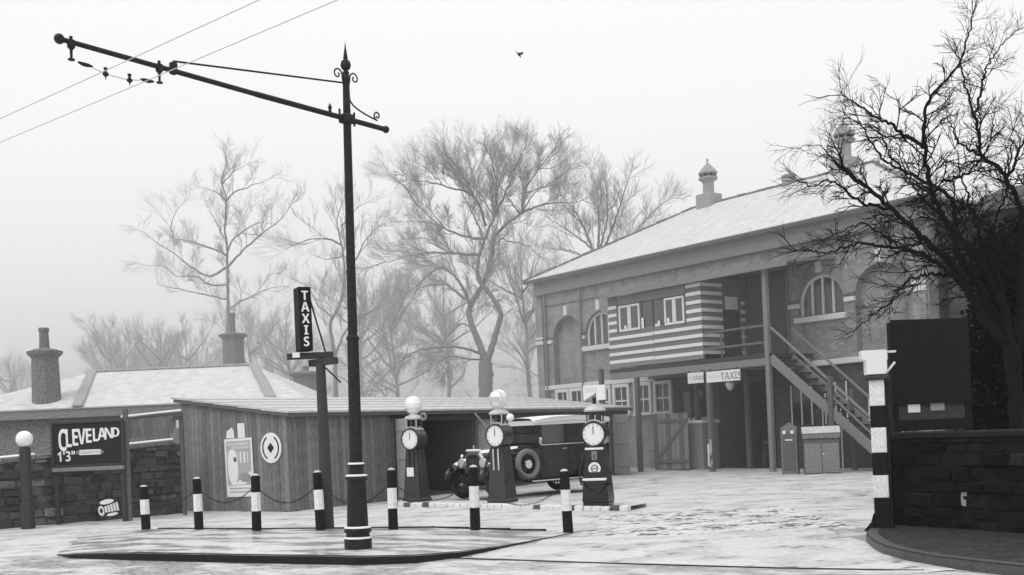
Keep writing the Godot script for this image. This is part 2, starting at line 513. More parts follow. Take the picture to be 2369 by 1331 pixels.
# limbs: base radius, tip radius, run of the limb
const THORN_TREE_AT := Vector3(8.88, 0, -19.00)
const THORN_TREE := [
	[0.147, 0.128, [Vector3(0.01,0.17,0.00), Vector3(0.01,1.31,0.00), Vector3(-0.02,2.23,0.00), Vector3(-0.08,2.84,0.00)]],
	[0.096, 0.02, [Vector3(-0.08,2.84,0.00), Vector3(-0.55,3.33,0.11), Vector3(-1.04,4.15,0.23), Vector3(-1.66,4.76,0.34), Vector3(-2.19,5.23,0.46), Vector3(-2.63,5.60,0.57), Vector3(-3.07,5.93,0.69), Vector3(-3.16,6.12,0.80)]],
	[0.081, 0.012, [Vector3(-0.16,3.11,0.00), Vector3(-0.44,3.84,-0.20), Vector3(-0.76,4.63,-0.40), Vector3(-0.72,5.56,-0.60), Vector3(-1.43,6.13,-0.80), Vector3(-1.80,6.47,-1.00), Vector3(-2.12,7.18,-1.20)]],
	[0.096, 0.009, [Vector3(-0.06,2.38,0.00), Vector3(-0.23,3.59,0.15), Vector3(-0.71,4.34,0.30), Vector3(-1.38,5.20,0.45), Vector3(-1.62,5.85,0.60), Vector3(-1.70,6.35,0.75), Vector3(-1.70,6.86,0.90), Vector3(-1.53,7.13,1.05), Vector3(-1.34,7.31,1.20), Vector3(-1.27,7.51,1.35), Vector3(-1.11,8.13,1.50)]],
	[0.096, 0.012, [Vector3(-0.01,2.07,0.00), Vector3(0.21,3.60,-0.11), Vector3(0.34,4.68,-0.22), Vector3(0.36,5.37,-0.33), Vector3(0.12,6.02,-0.44), Vector3(-0.17,6.33,-0.56), Vector3(-0.15,6.81,-0.67), Vector3(-0.22,7.29,-0.78), Vector3(-0.28,7.79,-0.89), Vector3(-0.29,8.24,-1.00)]],
	[0.03, 0.006, [Vector3(-0.51,6.89,0.00), Vector3(-0.40,7.06,-0.12), Vector3(-0.20,7.71,-0.25), Vector3(0.09,8.13,-0.38), Vector3(0.57,8.56,-0.50)]],
	[0.041, 0.009, [Vector3(-1.40,6.39,0.00), Vector3(-1.71,6.46,0.24), Vector3(-2.14,6.66,0.48), Vector3(-2.54,6.78,0.72), Vector3(-2.83,6.88,0.96), Vector3(-3.19,6.99,1.20)]],
	[0.051, 0.009, [Vector3(-0.69,3.70,0.00), Vector3(-1.06,4.02,0.27), Vector3(-1.66,4.39,0.53), Vector3(-2.30,4.54,0.80), Vector3(-3.01,4.57,1.07), Vector3(-3.54,4.42,1.33), Vector3(-4.14,4.44,1.60)]],
	[0.03, 0.006, [Vector3(-1.05,4.10,0.00), Vector3(-1.53,4.10,0.40), Vector3(-2.11,3.95,0.80), Vector3(-2.52,3.59,1.20), Vector3(-2.99,3.32,1.60), Vector3(-3.37,3.09,2.00)]],
	[0.037, 0.008, [Vector3(0.01,5.72,0.00), Vector3(0.21,6.33,0.25), Vector3(0.34,6.78,0.50)]],
	[0.066, 0.016, [Vector3(0.21,4.65,0.00), Vector3(0.22,5.52,0.50), Vector3(0.22,6.13,1.00)]],
	[0.032, 0.008, [Vector3(-2.02,5.32,0.00), Vector3(-2.60,5.40,0.25), Vector3(-3.18,5.75,0.50), Vector3(-3.63,5.64,0.75), Vector3(-3.91,5.63,1.00)]],
	[0.022, 0.005, [Vector3(-1.73,5.95,0.00), Vector3(-2.08,6.23,0.18), Vector3(-2.35,6.64,0.35), Vector3(-2.92,6.84,0.52), Vector3(-2.99,7.30,0.70)]],
	[0.025, 0.005, [Vector3(-2.42,5.70,0.00), Vector3(-2.73,6.04,-0.20), Vector3(-3.11,6.57,-0.40), Vector3(-3.52,6.61,-0.60)]],
	[0.03, 0.006, [Vector3(-1.13,5.77,0.00), Vector3(-0.47,6.01,-0.47), Vector3(0.16,6.65,-0.93), Vector3(0.48,7.42,-1.40)]],
	[0.022, 0.005, [Vector3(-2.05,4.75,0.00), Vector3(-2.57,5.01,0.33), Vector3(-3.05,4.90,0.67), Vector3(-3.60,4.64,1.00)]],
	[0.03, 0.006, [Vector3(-0.42,6.20,0.00), Vector3(-0.54,6.59,-0.60), Vector3(-0.50,7.32,-1.20)]],
	[0.044, 0.008, [Vector3(-0.82,4.24,0.00), Vector3(-0.87,5.10,-0.53), Vector3(-1.18,5.86,-1.07), Vector3(-1.27,6.89,-1.60)]],
	[0.044, 0.008, [Vector3(-0.29,4.06,0.00), Vector3(-0.64,4.95,0.20), Vector3(-0.92,5.60,0.40), Vector3(-1.13,6.15,0.60)]],
	[0.051, 0.008, [Vector3(-0.03,2.99,0.00), Vector3(-0.51,4.59,0.53), Vector3(-0.49,5.43,1.07), Vector3(-0.60,6.21,1.60)]],
]

# ------------------------------------------------------------------ scene

func _ready() -> void:
	set_camera_and_light()
	bold = SystemFont.new()
	bold.font_names = PackedStringArray(["Droid Sans"])
	bold.font_weight = 700
	serif = SystemFont.new()
	serif.font_names = PackedStringArray(["Droid Serif"])
	serif.font_weight = 700
	make_materials()
	make_ground()
	make_depot()
	make_office()
	make_stairs()
	make_low_houses()
	make_shed()
	make_walls()
	make_trees()
	make_pole()
	make_taxi_sign()
	make_bollards()
	make_pumps()
	make_car()
	make_small_things()

func set_camera_and_light() -> void:
	var cam := Camera3D.new()
	cam.name = "camera"
	cam.projection = Camera3D.PROJECTION_FRUSTUM
	cam.near = 0.1
	cam.far = 900.0
	cam.size = 2.0 * 0.2662 * cam.near          # focal length 2500 of a picture 1331 high
	cam.frustum_offset = Vector2(0, 0.1338 * cam.near)   # rising front: the lens is level and shifted up
	cam.position = Vector3(0, 1.7, 0)
	cam.rotation_degrees = Vector3(0, 0, -2.5)   # held a little askew
	add_child(cam)
	cam.current = true
	var sky := ProceduralSkyMaterial.new()
	sky.sky_top_color = grey(1.5)
	sky.sky_horizon_color = grey(0.79)
	sky.sky_curve = 1.8
	sky.ground_bottom_color = grey(0.45)
	sky.ground_horizon_color = grey(0.7)
	sky.energy_multiplier = 1.0
	sky.sun_angle_max = 1.0
	var e := Environment.new()
	e.background_mode = Environment.BG_SKY
	e.sky = Sky.new()
	e.sky.sky_material = sky
	e.tonemap_mode = Environment.TONE_MAPPER_LINEAR
	e.tonemap_exposure = 1.12
	e.sdfgi_enabled = true
	e.ssao_enabled = true
	e.ssil_enabled = true
	e.fog_enabled = true
	e.fog_density = 0.0008
	e.fog_light_color = Color(1, 1, 1)
	e.volumetric_fog_enabled = true
	e.volumetric_fog_density = 0.0
	var w := WorldEnvironment.new()
	w.name = "environment"
	w.environment = e
	add_child(w)
	var sun := DirectionalLight3D.new()
	sun.name = "sun"
	sun.light_energy = 0.5
	sun.light_angular_distance = 40.0
	sun.light_color = Color(1, 1, 1)
	sun.shadow_enabled = true
	sun.rotation_degrees = Vector3(-55, -35, 0)
	add_child(sun)

func make_materials() -> void:
	M("iron", 0.014, 0.5, 0.4)
	MT("painted_iron", 0.010, 0.028, Vector3(2.2, 0.9, 2.2), 0.5, 3, 0.02, 5, 0.25, true, 0.3)
	MT("black_paint", 0.005, 0.014, Vector3(2.5, 1.0, 2.5), 0.65, 4, 0.022, 6, 0.2, true, 0.3)
	mats.black_paint.albedo_texture.color_ramp = ramp([[0.2, 0.005], [0.85, 0.012]])
	# old oil paint, chipped to grey wood in spots
	MT("white_paint", 0.62, 0.84, Vector3(3, 1.4, 3), 0.6, 5, 0.022, 6, 0.15)
	mats.white_paint.albedo_texture.color_ramp = ramp([[0.13, 0.2], [0.19, 0.6], [0.5, 0.74], [0.8, 0.84]])
	M("white_enamel", 0.8, 0.25)
	M("snow", 0.82, 0.75, 0.3)
	MT("thin_snow", 0.44, 0.62, Vector3(0.5, 0.25, 0.5), 0.7, 8, 0.012, 6, 0.25)
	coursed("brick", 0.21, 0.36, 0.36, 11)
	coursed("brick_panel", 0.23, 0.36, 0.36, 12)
	coursed("sooty_shaded_brick", 0.05, 0.105, 0.1, 13)  # soot, plus painted-in shade for the wall and entrance under the office
	coursed("dark_brick", 0.02, 0.05, 0.06, 14)
	slates("snow_roof", 19)
	MT("corbel", 0.15, 0.28, Vector3(1.6, 1.2, 1.6), 0.9, 14, 0.02, 5, 0.3)
	MT("pale_stone", 0.58, 0.78, Vector3(1.5, 1.5, 1.5), 0.85, 15, 0.02, 5, 0.2)
	MT("grey_stone", 0.12, 0.24, Vector3(1.0, 1.0, 1.0), 0.9, 16, 0.02, 6, 0.4)
	MT("mortar", 0.06, 0.12, Vector3(1.5, 1.5, 1.5), 0.95, 17, 0.03, 5, 0.4)
	for i in 5:
		var l: float = [0.05, 0.07, 0.1, 0.14, 0.2][i]
		MT("wall_stone_%d" % i, l * 0.5, l * 1.5, Vector3(1.6, 1.6, 1.6), 0.85, 20 + i, 0.02, 6, 0.6)
		MT("dark_stone_%d" % i, l * 0.05, l * 0.17, Vector3(1.6, 1.6, 1.6), 0.9, 120 + i, 0.02, 6, 0.6, true, 0.25)
		var k: float = [0.15, 0.165, 0.18, 0.2, 0.225][i]
		MT("shed_board_%d" % i, k * 0.4, k * 1.55, Vector3(9, 0.35, 9), 0.85, 30 + i, 0.02, 6, 0.3)
	MT("pale_board", 0.30, 0.5, Vector3(8, 0.5, 8), 0.85, 40, 0.02, 6, 0.3)
	MT("dark_wood", 0.025, 0.06, Vector3(6, 0.7, 6), 0.85, 41, 0.02, 6, 0.3)
	MT("timber", 0.07, 0.15, Vector3(6, 0.8, 6), 0.85, 42, 0.02, 6, 0.3)
	MT("weathered_timber", 0.14, 0.28, Vector3(3, 3, 3), 0.85, 43, 0.02, 6, 0.3)
	MT("office_board", 0.13, 0.21, Vector3(0.6, 5, 0.6), 0.85, 44, 0.02, 6, 0.3)
	MT("concrete", 0.2, 0.36, Vector3(0.8, 0.8, 0.8), 0.9, 45, 0.02, 6, 0.3)
	M("glass_dark", 0.035, 0.06, 0.6)
	M("window_glass", 0.09, 0.1, 0.6)
	MT("earth_floor", 0.05, 0.1, Vector3(1, 1, 1), 0.95, 46, 0.02, 6, 0.3)
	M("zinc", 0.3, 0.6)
	MT("bark", 0.17, 0.3, Vector3(2.5, 0.7, 2.5), 0.95, 50, 0.02, 6, 0.5)  # far bark lightened in its colour to stand in for mist fade
	M("twig", 0.4, 0.95)  # mist fade painted into this pale colour of the far twigs
	MT("wet_bark", 0.005, 0.014, Vector3(4, 1.2, 4), 0.95, 51, 0.02, 6, 0.5, true, 0.2)
	M("wet_twig", 0.008, 0.95, 0.2)
	M("ivy_leaf", 0.008, 0.85, 0.2)
	MT("car_paint", 0.012, 0.022, Vector3(1, 1, 1), 0.22, 60, 0.02, 4, 0.05, false)
	M("tyre", 0.02, 0.85)
	M("chrome", 0.6, 0.18, 0.5, 0.9)
	MT("pump_paint", 0.02, 0.05, Vector3(2, 1, 2), 0.3, 61, 0.02, 5, 0.1, false)
	M("pump_black", 0.010, 0.22)
	M("rubber", 0.02, 0.6)
	M("milk_glass", 0.84, 0.15)
	M("cable", 0.5, 0.6)
	M("dial_white", 0.82, 0.3)
	M("ink", 0.02, 0.5)
	M("pale_ink", 0.30, 0.6)
	M("sign_grey", 0.025, 0.7, 0.3)
	M("paper", 0.78, 0.8)
	M("grey_panel", 0.20, 0.7)

# brickwork too far off to tell its bricks apart: tone and fine relief only, with soot in broad patches
func coursed(called: String, lo: float, hi: float, joint: float, sd: int) -> void:
	var rng := RandomNumberGenerator.new()
	rng.seed = sd
	var im := Image.create(384, 256, false, Image.FORMAT_L8)
	im.fill(grey(joint))
	for row in 16:
		var x := -24 if row % 2 else 0
		while x < 384:
			var t := lerpf(lo, hi, clampf(rng.randfn(0.5, 0.2), 0.0, 1.0))
			var w := 48 if row % 2 else 48
			im.fill_rect(Rect2i(maxi(x + 1, 0), row * 16 + 1, mini(w - 2, w - 2 + mini(x, 0)), 14), grey(t))
			x += w
	var m := StandardMaterial3D.new()
	m.resource_name = called
	m.albedo_texture = ImageTexture.create_from_image(im)
	m.roughness = 0.9
	m.metallic_specular = 0.35
	m.uv1_triplanar = true
	m.uv1_scale = Vector3(1.0 / 1.8, 1.0 / 1.2, 1.0 / 1.8)
	m.detail_enabled = true
	m.detail_blend_mode = BaseMaterial3D.BLEND_MODE_MUL
	m.detail_uv_layer = BaseMaterial3D.DETAIL_UV_2
	m.detail_albedo = noise_tex(0.012, 6, sd + 3, ramp([[0.15, 0.72], [0.45, 0.93], [0.8, 1.0]]))
	m.uv2_triplanar = true
	m.uv2_scale = Vector3(0.22, 0.16, 0.22)
	mats[called] = m

# snow thin enough for the slate courses to show as faint lines, bare in small patches
func slates(called: String, sd: int) -> void:
	var rng := RandomNumberGenerator.new()
	rng.seed = sd
	var im := Image.create(512, 512, false, Image.FORMAT_L8)
	for y in 512:
		for x in 512:
			im.set_pixel(x, y, grey(0.66))
	for row in 16:
		var x := 0
		while x < 512:
			var w := rng.randi_range(22, 36)
			var t := 0.62 + rng.randf_range(-0.05, 0.05)
			im.fill_rect(Rect2i(x, row * 32, w, 32), grey(t))
			im.fill_rect(Rect2i(x, row * 32 + 29, w, 3), grey(t * rng.randf_range(0.72, 0.95)))
			if rng.randf() < 0.012:
				im.fill_rect(Rect2i(x, row * 32 + 14, w, 16), grey(rng.randf_range(0.34, 0.5)))
			x += w
	var m := StandardMaterial3D.new()
	m.resource_name = called
	m.albedo_texture = ImageTexture.create_from_image(im)
	m.roughness = 0.8
	m.uv1_triplanar = true
	m.uv1_scale = Vector3(0.25, 0.25, 0.25)
	m.detail_enabled = true
	m.detail_blend_mode = BaseMaterial3D.BLEND_MODE_MUL
	m.detail_uv_layer = BaseMaterial3D.DETAIL_UV_2
	m.detail_albedo = noise_tex(0.014, 6, sd + 3, ramp([[0.15, 0.86], [0.5, 0.98], [0.8, 1.0]]))
	m.uv2_triplanar = true
	m.uv2_scale = Vector3(0.3, 0.3, 0.3)
	mats[called] = m

# greyscale picture from noise, laid over a square of ground; f gets three noise bytes and gives (albedo, roughness)
func ground_material(called: String, sd: int, freqs: Array, f: Callable, metres: float, stretch: float, bump: float) -> StandardMaterial3D:
	var N := 512
	var layers := []
	for i in 3:
		var fn := FastNoiseLite.new()
		fn.noise_type = FastNoiseLite.TYPE_SIMPLEX_SMOOTH
		fn.seed = sd + i
		fn.frequency = freqs[i]
		fn.fractal_octaves = 5
		layers.append(fn.get_seamless_image(N, N, false, false, 0.12, true).get_data())
	var alb := PackedByteArray()
	var rgh := PackedByteArray()
	alb.resize(N * N)
	rgh.resize(N * N)
	var table := {}
	for i in N * N:
		var r: Vector2 = f.call(layers[0][i] / 255.0, layers[1][i] / 255.0, layers[2][i] / 255.0)
		alb[i] = int(255.0 * (1.055 * pow(r.x, 0.4167) - 0.055))
		rgh[i] = int(255.0 * r.y)
	var m := StandardMaterial3D.new()
	m.resource_name = called
	m.albedo_texture = ImageTexture.create_from_image(Image.create_from_data(N, N, false, Image.FORMAT_L8, alb))
	var ri := ImageTexture.create_from_image(Image.create_from_data(N, N, false, Image.FORMAT_L8, rgh))
	m.roughness = 1.0
	m.roughness_texture = ri
	m.uv1_scale = Vector3(1.0 / metres, stretch / metres, 1)
	if bump > 0.0:
		m.normal_enabled = true
		var fn := FastNoiseLite.new()
		fn.noise_type = FastNoiseLite.TYPE_SIMPLEX_SMOOTH
		fn.seed = sd + 9
		fn.frequency = freqs[2]
		fn.fractal_octaves = 5
		var im := fn.get_seamless_image(N, N)
		im.bump_map_to_normal_map(bump)
		m.normal_texture = ImageTexture.create_from_image(im)
	mats[called] = m
	return m

func smooth(a: float, b: float, x: float) -> float:
	return smoothstep(a, b, x)

# a sheet of ground over x0..x1, z0..z1 with uv in metres turned by turn about y; h gives its height
func sheet(x0: float, x1: float, z0: float, z1: float, nx: int, nz: int, h: Callable, turn: float) -> MB:
	var b := MB.new()
	b.has_uv = true
	var P := []
	for j in nz + 1:
		for i in nx + 1:
			var x := lerpf(x0, x1, float(i) / nx)
			var z := lerpf(z0, z1, float(j) / nz)
			P.append(Vector3(x, h.call(x, z), z))
	for j in nz:
		for i in nx:
			var a: Vector3 = P[j * (nx + 1) + i]
			var c: Vector3 = P[j * (nx + 1) + i + 1]
			var d: Vector3 = P[(j + 1) * (nx + 1) + i + 1]
			var e: Vector3 = P[(j + 1) * (nx + 1) + i]
			for tr in [[a, c, d], [a, d, e]]:
				var k := b.v.size()
				ground_tri(b, tr[0], tr[1], tr[2], turn)
				for q in 3:
					var w := b.v[k + q]
					b.n[k + q] = Vector3(h.call(w.x - 0.05, w.z) - h.call(w.x + 0.05, w.z), 0.1, h.call(w.x, w.z - 0.05) - h.call(w.x, w.z + 0.05)).normalized()
	return b

func ground_tri(b: MB, p: Vector3, q: Vector3, r: Vector3, turn: float) -> void:
	var m := (q - p).cross(r - p).normalized()
	if m.y < 0:
		m = -m
	var k := b.v.size()
	b.tri(p, q, r, m, m, m)
	for i in 3:
		var w := b.v[k + i]
		b.uv.append(Vector2(w.x * cos(turn) - w.z * sin(turn), w.x * sin(turn) + w.z * cos(turn)))

const PAVE_FRONT := [Vector2(-7.6, -17.82), Vector2(-7.11, -17.17), Vector2(-5.89, -16.45), Vector2(-4.35, -15.62), Vector2(-2.13, -14.51), Vector2(-1.35, -14.45), Vector2(-0.8, -14.9), Vector2(-0.29, -15.7), Vector2(0.37, -16.8), Vector2(1.05, -17.9)]
const PAVE_BACK := [Vector2(-8.9, -21.9), Vector2(-8.0, -21.55), Vector2(-7.0, -21.15), Vector2(-4.9, -20.05), Vector2(-2.5, -19.1), Vector2(-1.4, -18.75), Vector2(-0.8, -18.5), Vector2(-0.1, -18.25), Vector2(0.5, -18.1), Vector2(1.15, -18.1)]
const PAVE_H := [0.015, 0.06, 0.11, 0.11, 0.11, 0.1, 0.075, 0.045, 0.02, 0.012]

func make_ground() -> void:
	# wet roadway: dark setts under a film of water and slush
	ground_material("wet_road", 200, [0.012, 0.04, 0.12], func(a, b, c):
		var s := smoothstep(0.35, 0.7, a * 0.6 + b * 0.4)
		return Vector2(lerpf(0.5, 0.68, s) * (0.9 + 0.24 * c), lerpf(0.14, 0.34, s) + 0.12 * (c - 0.5)), 14.0, 2.2, 0.6)
	ground_material("wet_flags", 230, [0.016, 0.06, 0.16], func(a, b, c):
		var s := smoothstep(0.34, 0.6, a * 0.75 + b * 0.25)
		return Vector2(lerpf(0.5, 0.74, s) * (0.94 + 0.12 * c), lerpf(0.1, 0.3, s) + 0.1 * (c - 0.5)), 16.0, 3.2, 0.2)
	ground_material("trodden_snow", 260, [0.024, 0.07, 0.18], func(a, b, c):
		var s := smoothstep(0.27, 0.37, a * 0.25 + b * 0.55 + c * 0.2) * lerpf(0.72, 1.0, smoothstep(0.3, 0.62, a))
		return Vector2(lerpf(0.2, 0.62, s) * (0.9 + 0.2 * c), lerpf(0.3, 0.6, s)), 18.0, 1.7, 1.2)
	ground_material("patchy_snow", 290, [0.02, 0.09, 0.2], func(a, b, c):
		var s := smoothstep(0.38, 0.5, a * 0.5 + b * 0.36 + c * 0.14)
		return Vector2(lerpf(0.08, 0.68, s) * (0.92 + 0.16 * c), lerpf(0.3, 0.6, s)), 11.0, 2.8, 2.5)
	ground_material("leaf_litter", 320, [0.04, 0.12, 0.24], func(a, b, c):
		var s := smoothstep(0.45, 0.7, a * 0.3 + b * 0.4 + c * 0.3)
		return Vector2(lerpf(0.008, 0.06, s), 0.8), 6.0, 1.0, 6.0)
	structure("ground", sheet(-220, 220, -260, 40, 4, 4, func(_x, _z): return -0.02, 0.0), mats.trodden_snow)
	structure("road", sheet(-40, 40, -24, 6, 2, 2, func(_x, _z): return 0.0, -0.55), mats.wet_road)
	var nf := FastNoiseLite.new()
	nf.seed = 77
	nf.frequency = 0.9
	nf.fractal_octaves = 4
	structure("yard", sheet(-32, 34, -75, -17.2, 180, 180, func(x, z):
		var edge := smooth(-17.2, -18.6, z)
		return -0.012 + edge * (0.028 + 0.02 * nf.get_noise_2d(x * 1.0, z * 1.0)), 0.3), mats.trodden_snow)
	# churned strip across the gateway, where bare setts show through the snow
	structure("gateway_crossing", sheet(0.2, 5.2, -22.6, -15.9, 70, 100, func(x, z):
		var e := smooth(-22.6, -20.6, z) * smooth(-15.9, -17.2, z) * smooth(0.2, 2.0, x)
		return -0.015 + e * (0.035 + 0.035 * nf.get_noise_2d(x * 2.3 + 40.0, z * 2.3)), 0.2), mats.patchy_snow)
	# slush of the crossing, between the dropped pavement and the iron channel
	structure("crossing", sheet(-1.2, 4.7, -17.6, -11.6, 60, 60, func(x, z):
		var d1: float = (x - 1.05) * 0.84 + (z + 18.0) * 0.54
		var d2: float = -((x + 0.27) * -0.546 + (z + 14.44) * 0.838)
		var e := smooth(0.05, 0.35, d1) * smooth(0.02, 0.3, d2)
		return -0.012 + e * (0.022 + 0.01 * nf.get_noise_2d(x * 1.7, z * 1.7)), 0.3), mats.trodden_snow)
	# the pavement: flags behind a run of kerb stones, dropped to the road at the gateway
	var b := MB.new()
	b.has_uv = true
	for i in PAVE_FRONT.size() - 1:
		for k in 4:
			var P := func(ii: int, f: float) -> Vector3:
				var q: Vector2 = PAVE_FRONT[ii].lerp(PAVE_BACK[ii], f)
				return Vector3(q.x, PAVE_H[ii], q.y)
			ground_tri(b, P.call(i, k / 4.0), P.call(i + 1, k / 4.0), P.call(i + 1, (k + 1) / 4.0), -0.42)
			ground_tri(b, P.call(i, k / 4.0), P.call(i + 1, (k + 1) / 4.0), P.call(i, (k + 1) / 4.0), -0.42)
	var pave := structure("pavement", b, mats.wet_flags)
	kerb_run(pave, PAVE_FRONT, PAVE_H, 1.0, MT("wet_granite", 0.006, 0.02, Vector3(3, 3, 3), 0.6, 71, 0.02, 5, 0.3, true, 0.3))
	# low edging behind the bollards
	for i in range(2, 8):
		var p: Vector2 = PAVE_BACK[i]
		var q: Vector2 = PAVE_BACK[i + 1]
		var e := MB.new()
		e.bar(Vector3(p.x, PAVE_H[i] * 0.5 + 0.01, p.y), Vector3(q.x, PAVE_H[i + 1] * 0.5 + 0.01, q.y), 0.06, PAVE_H[i] + 0.02, 0.01)
		part(pave, "edging_stone", e, mats.wet_granite)
	# quadrant of pavement by the gate post
	var kr := [Vector2(5.6, -15.9), Vector2(5.0, -15.3), Vector2(4.72, -14.6), Vector2(4.55, -13.8), Vector2(4.48, -13.2), Vector2(4.51, -12.61), Vector2(4.63, -12.03), Vector2(4.84, -11.51), Vector2(5.12, -10.93), Vector2(5.5, -10.0), Vector2(6.2, -8.5), Vector2(7.4, -6.0)]
	var c := MB.new()
	c.has_uv = true
	for i in kr.size() - 1:
		var o := Vector3(9.5, 0.12, -14)
		var p := Vector3(kr[i].x, 0.12, kr[i].y)
		var q := Vector3(kr[i + 1].x, 0.12, kr[i + 1].y)
		ground_tri(c, p, q, o, 0.0)
	ground_tri(c, Vector3(5.6, 0.12, -15.9), Vector3(9.5, 0.12, -14), Vector3(10, 0.12, -17), 0.0)
	ground_tri(c, Vector3(7.4, 0.12, -6), Vector3(9.5, 0.12, -14), Vector3(14, 0.12, -6), 0.0)
	var corner := structure("corner_pavement", c, mats.leaf_litter)
	var hs := []
	for p in kr:
		hs.append(0.12)
	kerb_run(corner, kr, hs, 1.0, MT("gritty_granite", 0.03, 0.1, Vector3(3, 3, 3), 0.5, 72, 0.02, 5, 0.3))
	# iron channel that drains the crossing
	var g := MB.new()
	var gp := [Vector3(-1.1, 0.004, -14.95), Vector3(-0.27, 0.004, -14.44), Vector3(1.35, 0.004, -13.39), Vector3(2.99, 0.004, -12.41), Vector3(4.4, 0.004, -11.7)]
	for i in gp.size() - 1:
		g.bar(gp[i], gp[i + 1], 0.03, 0.02, 0.004)
	structure("gutter_channel", g, mats.iron)

# kerb stones outside a line of points; side says which way is outside
func kerb_run(parent: Node3D, line: Array, hs: Array, side: float, m: Material) -> void:
	for i in line.size() - 1:
		if hs[i + 1] < 0.03 or hs[i] < 0.01:
			continue
		var n := maxi(1, int(round(line[i].distance_to(line[i + 1]) / 0.9)))
		for k in n:
			var f0 := (k + 0.004) / n
			var f1 := (k + 0.996) / n
			var nor := func(f: float) -> Vector2:
				var a: Vector2 = (line[i + 1] - line[maxi(i - 1, 0)]).normalized()
				var b: Vector2 = (line[mini(i + 2, line.size() - 1)] - line[i]).normalized()
				var t: Vector2 = a.lerp(b, f).normalized()
				return Vector2(-t.y, t.x) * side
			var b := MB.new()
			var q := []
			for f in [f0, f1]:
				var o: Vector2 = line[i].lerp(line[i + 1], f)
				var p: Vector2 = o - nor.call(f) * 0.15
				var h: float = lerpf(hs[i], hs[i + 1], f) + 0.004
				q.append([Vector3(p.x, -0.03, p.y), Vector3(p.x, h, p.y), Vector3(lerpf(p.x, o.x, 0.85), h, lerpf(p.y, o.y, 0.85)), Vector3(o.x, h - 0.022, o.y), Vector3(o.x, -0.03, o.y)])
			var mid: Vector3 = (q[0][0] + q[1][2]) * 0.5
			for j in 5:
				var j2 := (j + 1) % 5
				b.quad(q[0][j], q[0][j2], q[1][j2], q[1][j], (q[0][j] + q[1][j2]) * 0.5 - mid)
			for e in 2:
				for j in range(1, 4):
					b.flat(q[e][0], q[e][j], q[e][j + 1], q[e][0] - q[1 - e][0])
			part(parent, "kerb_stone", b, m)

# ------------------------------------------------------------------ brick depot

const DEPOT_AT := Vector3(1.38, 0, -48.49)
const DEPOT_X := Vector3(0.6123, 0, 0.7906)

func depot_frame() -> Transform3D:
	return frame_at(DEPOT_AT, DEPOT_X)

# wall in the plane z over x0..x1, y0..y1 with an arched hole; returns the outline of the hole
func arched_wall(b: MB, x0: float, x1: float, y0: float, y1: float, cx: float, r: float, yb: float, ys: float, depth: float) -> Array:
	var F := Vector3(0, 0, 1)
	b.quad(Vector3(x0, y0, 0), Vector3(cx - r, y0, 0), Vector3(cx - r, y1, 0), Vector3(x0, y1, 0), F)
	b.quad(Vector3(cx + r, y0, 0), Vector3(x1, y0, 0), Vector3(x1, y1, 0), Vector3(cx + r, y1, 0), F)
	if yb > y0:
		b.quad(Vector3(cx - r, y0, 0), Vector3(cx + r, y0, 0), Vector3(cx + r, yb, 0), Vector3(cx - r, yb, 0), F)
	var hole := [Vector3(cx - r, yb, 0)]
	var n := 18
	for i in n + 1:
		var a := PI - PI * i / n
		hole.append(Vector3(cx + r * cos(a), ys + r * sin(a), 0))
	hole.append(Vector3(cx + r, yb, 0))
	for i in range(1, n + 1):
		var p: Vector3 = hole[i]
		var q: Vector3 = hole[i + 1]
		b.quad(p, q, Vector3(q.x, y1, 0), Vector3(p.x, y1, 0), F)
	var mid := Vector3(cx, ys, 0)
	for i in hole.size():
		var p: Vector3 = hole[i]
		var q: Vector3 = hole[(i + 1) % hole.size()]
		var back := Vector3(0, 0, -depth)
		b.quad(p, q, q + back, p + back, mid - (p + q) * 0.5)
	return hole

func fill_hole(hole: Array, z: float) -> MB:
	var b := MB.new()
	var c := Vector3(hole[9].x, hole[1].y, z)
	for i in hole.size():
		var p: Vector3 = hole[i]
		var q: Vector3 = hole[(i + 1) % hole.size()]
		b.flat(c, Vector3(p.x, p.y, z), Vector3(q.x, q.y, z), Vector3(0, 0, 1))
	return b

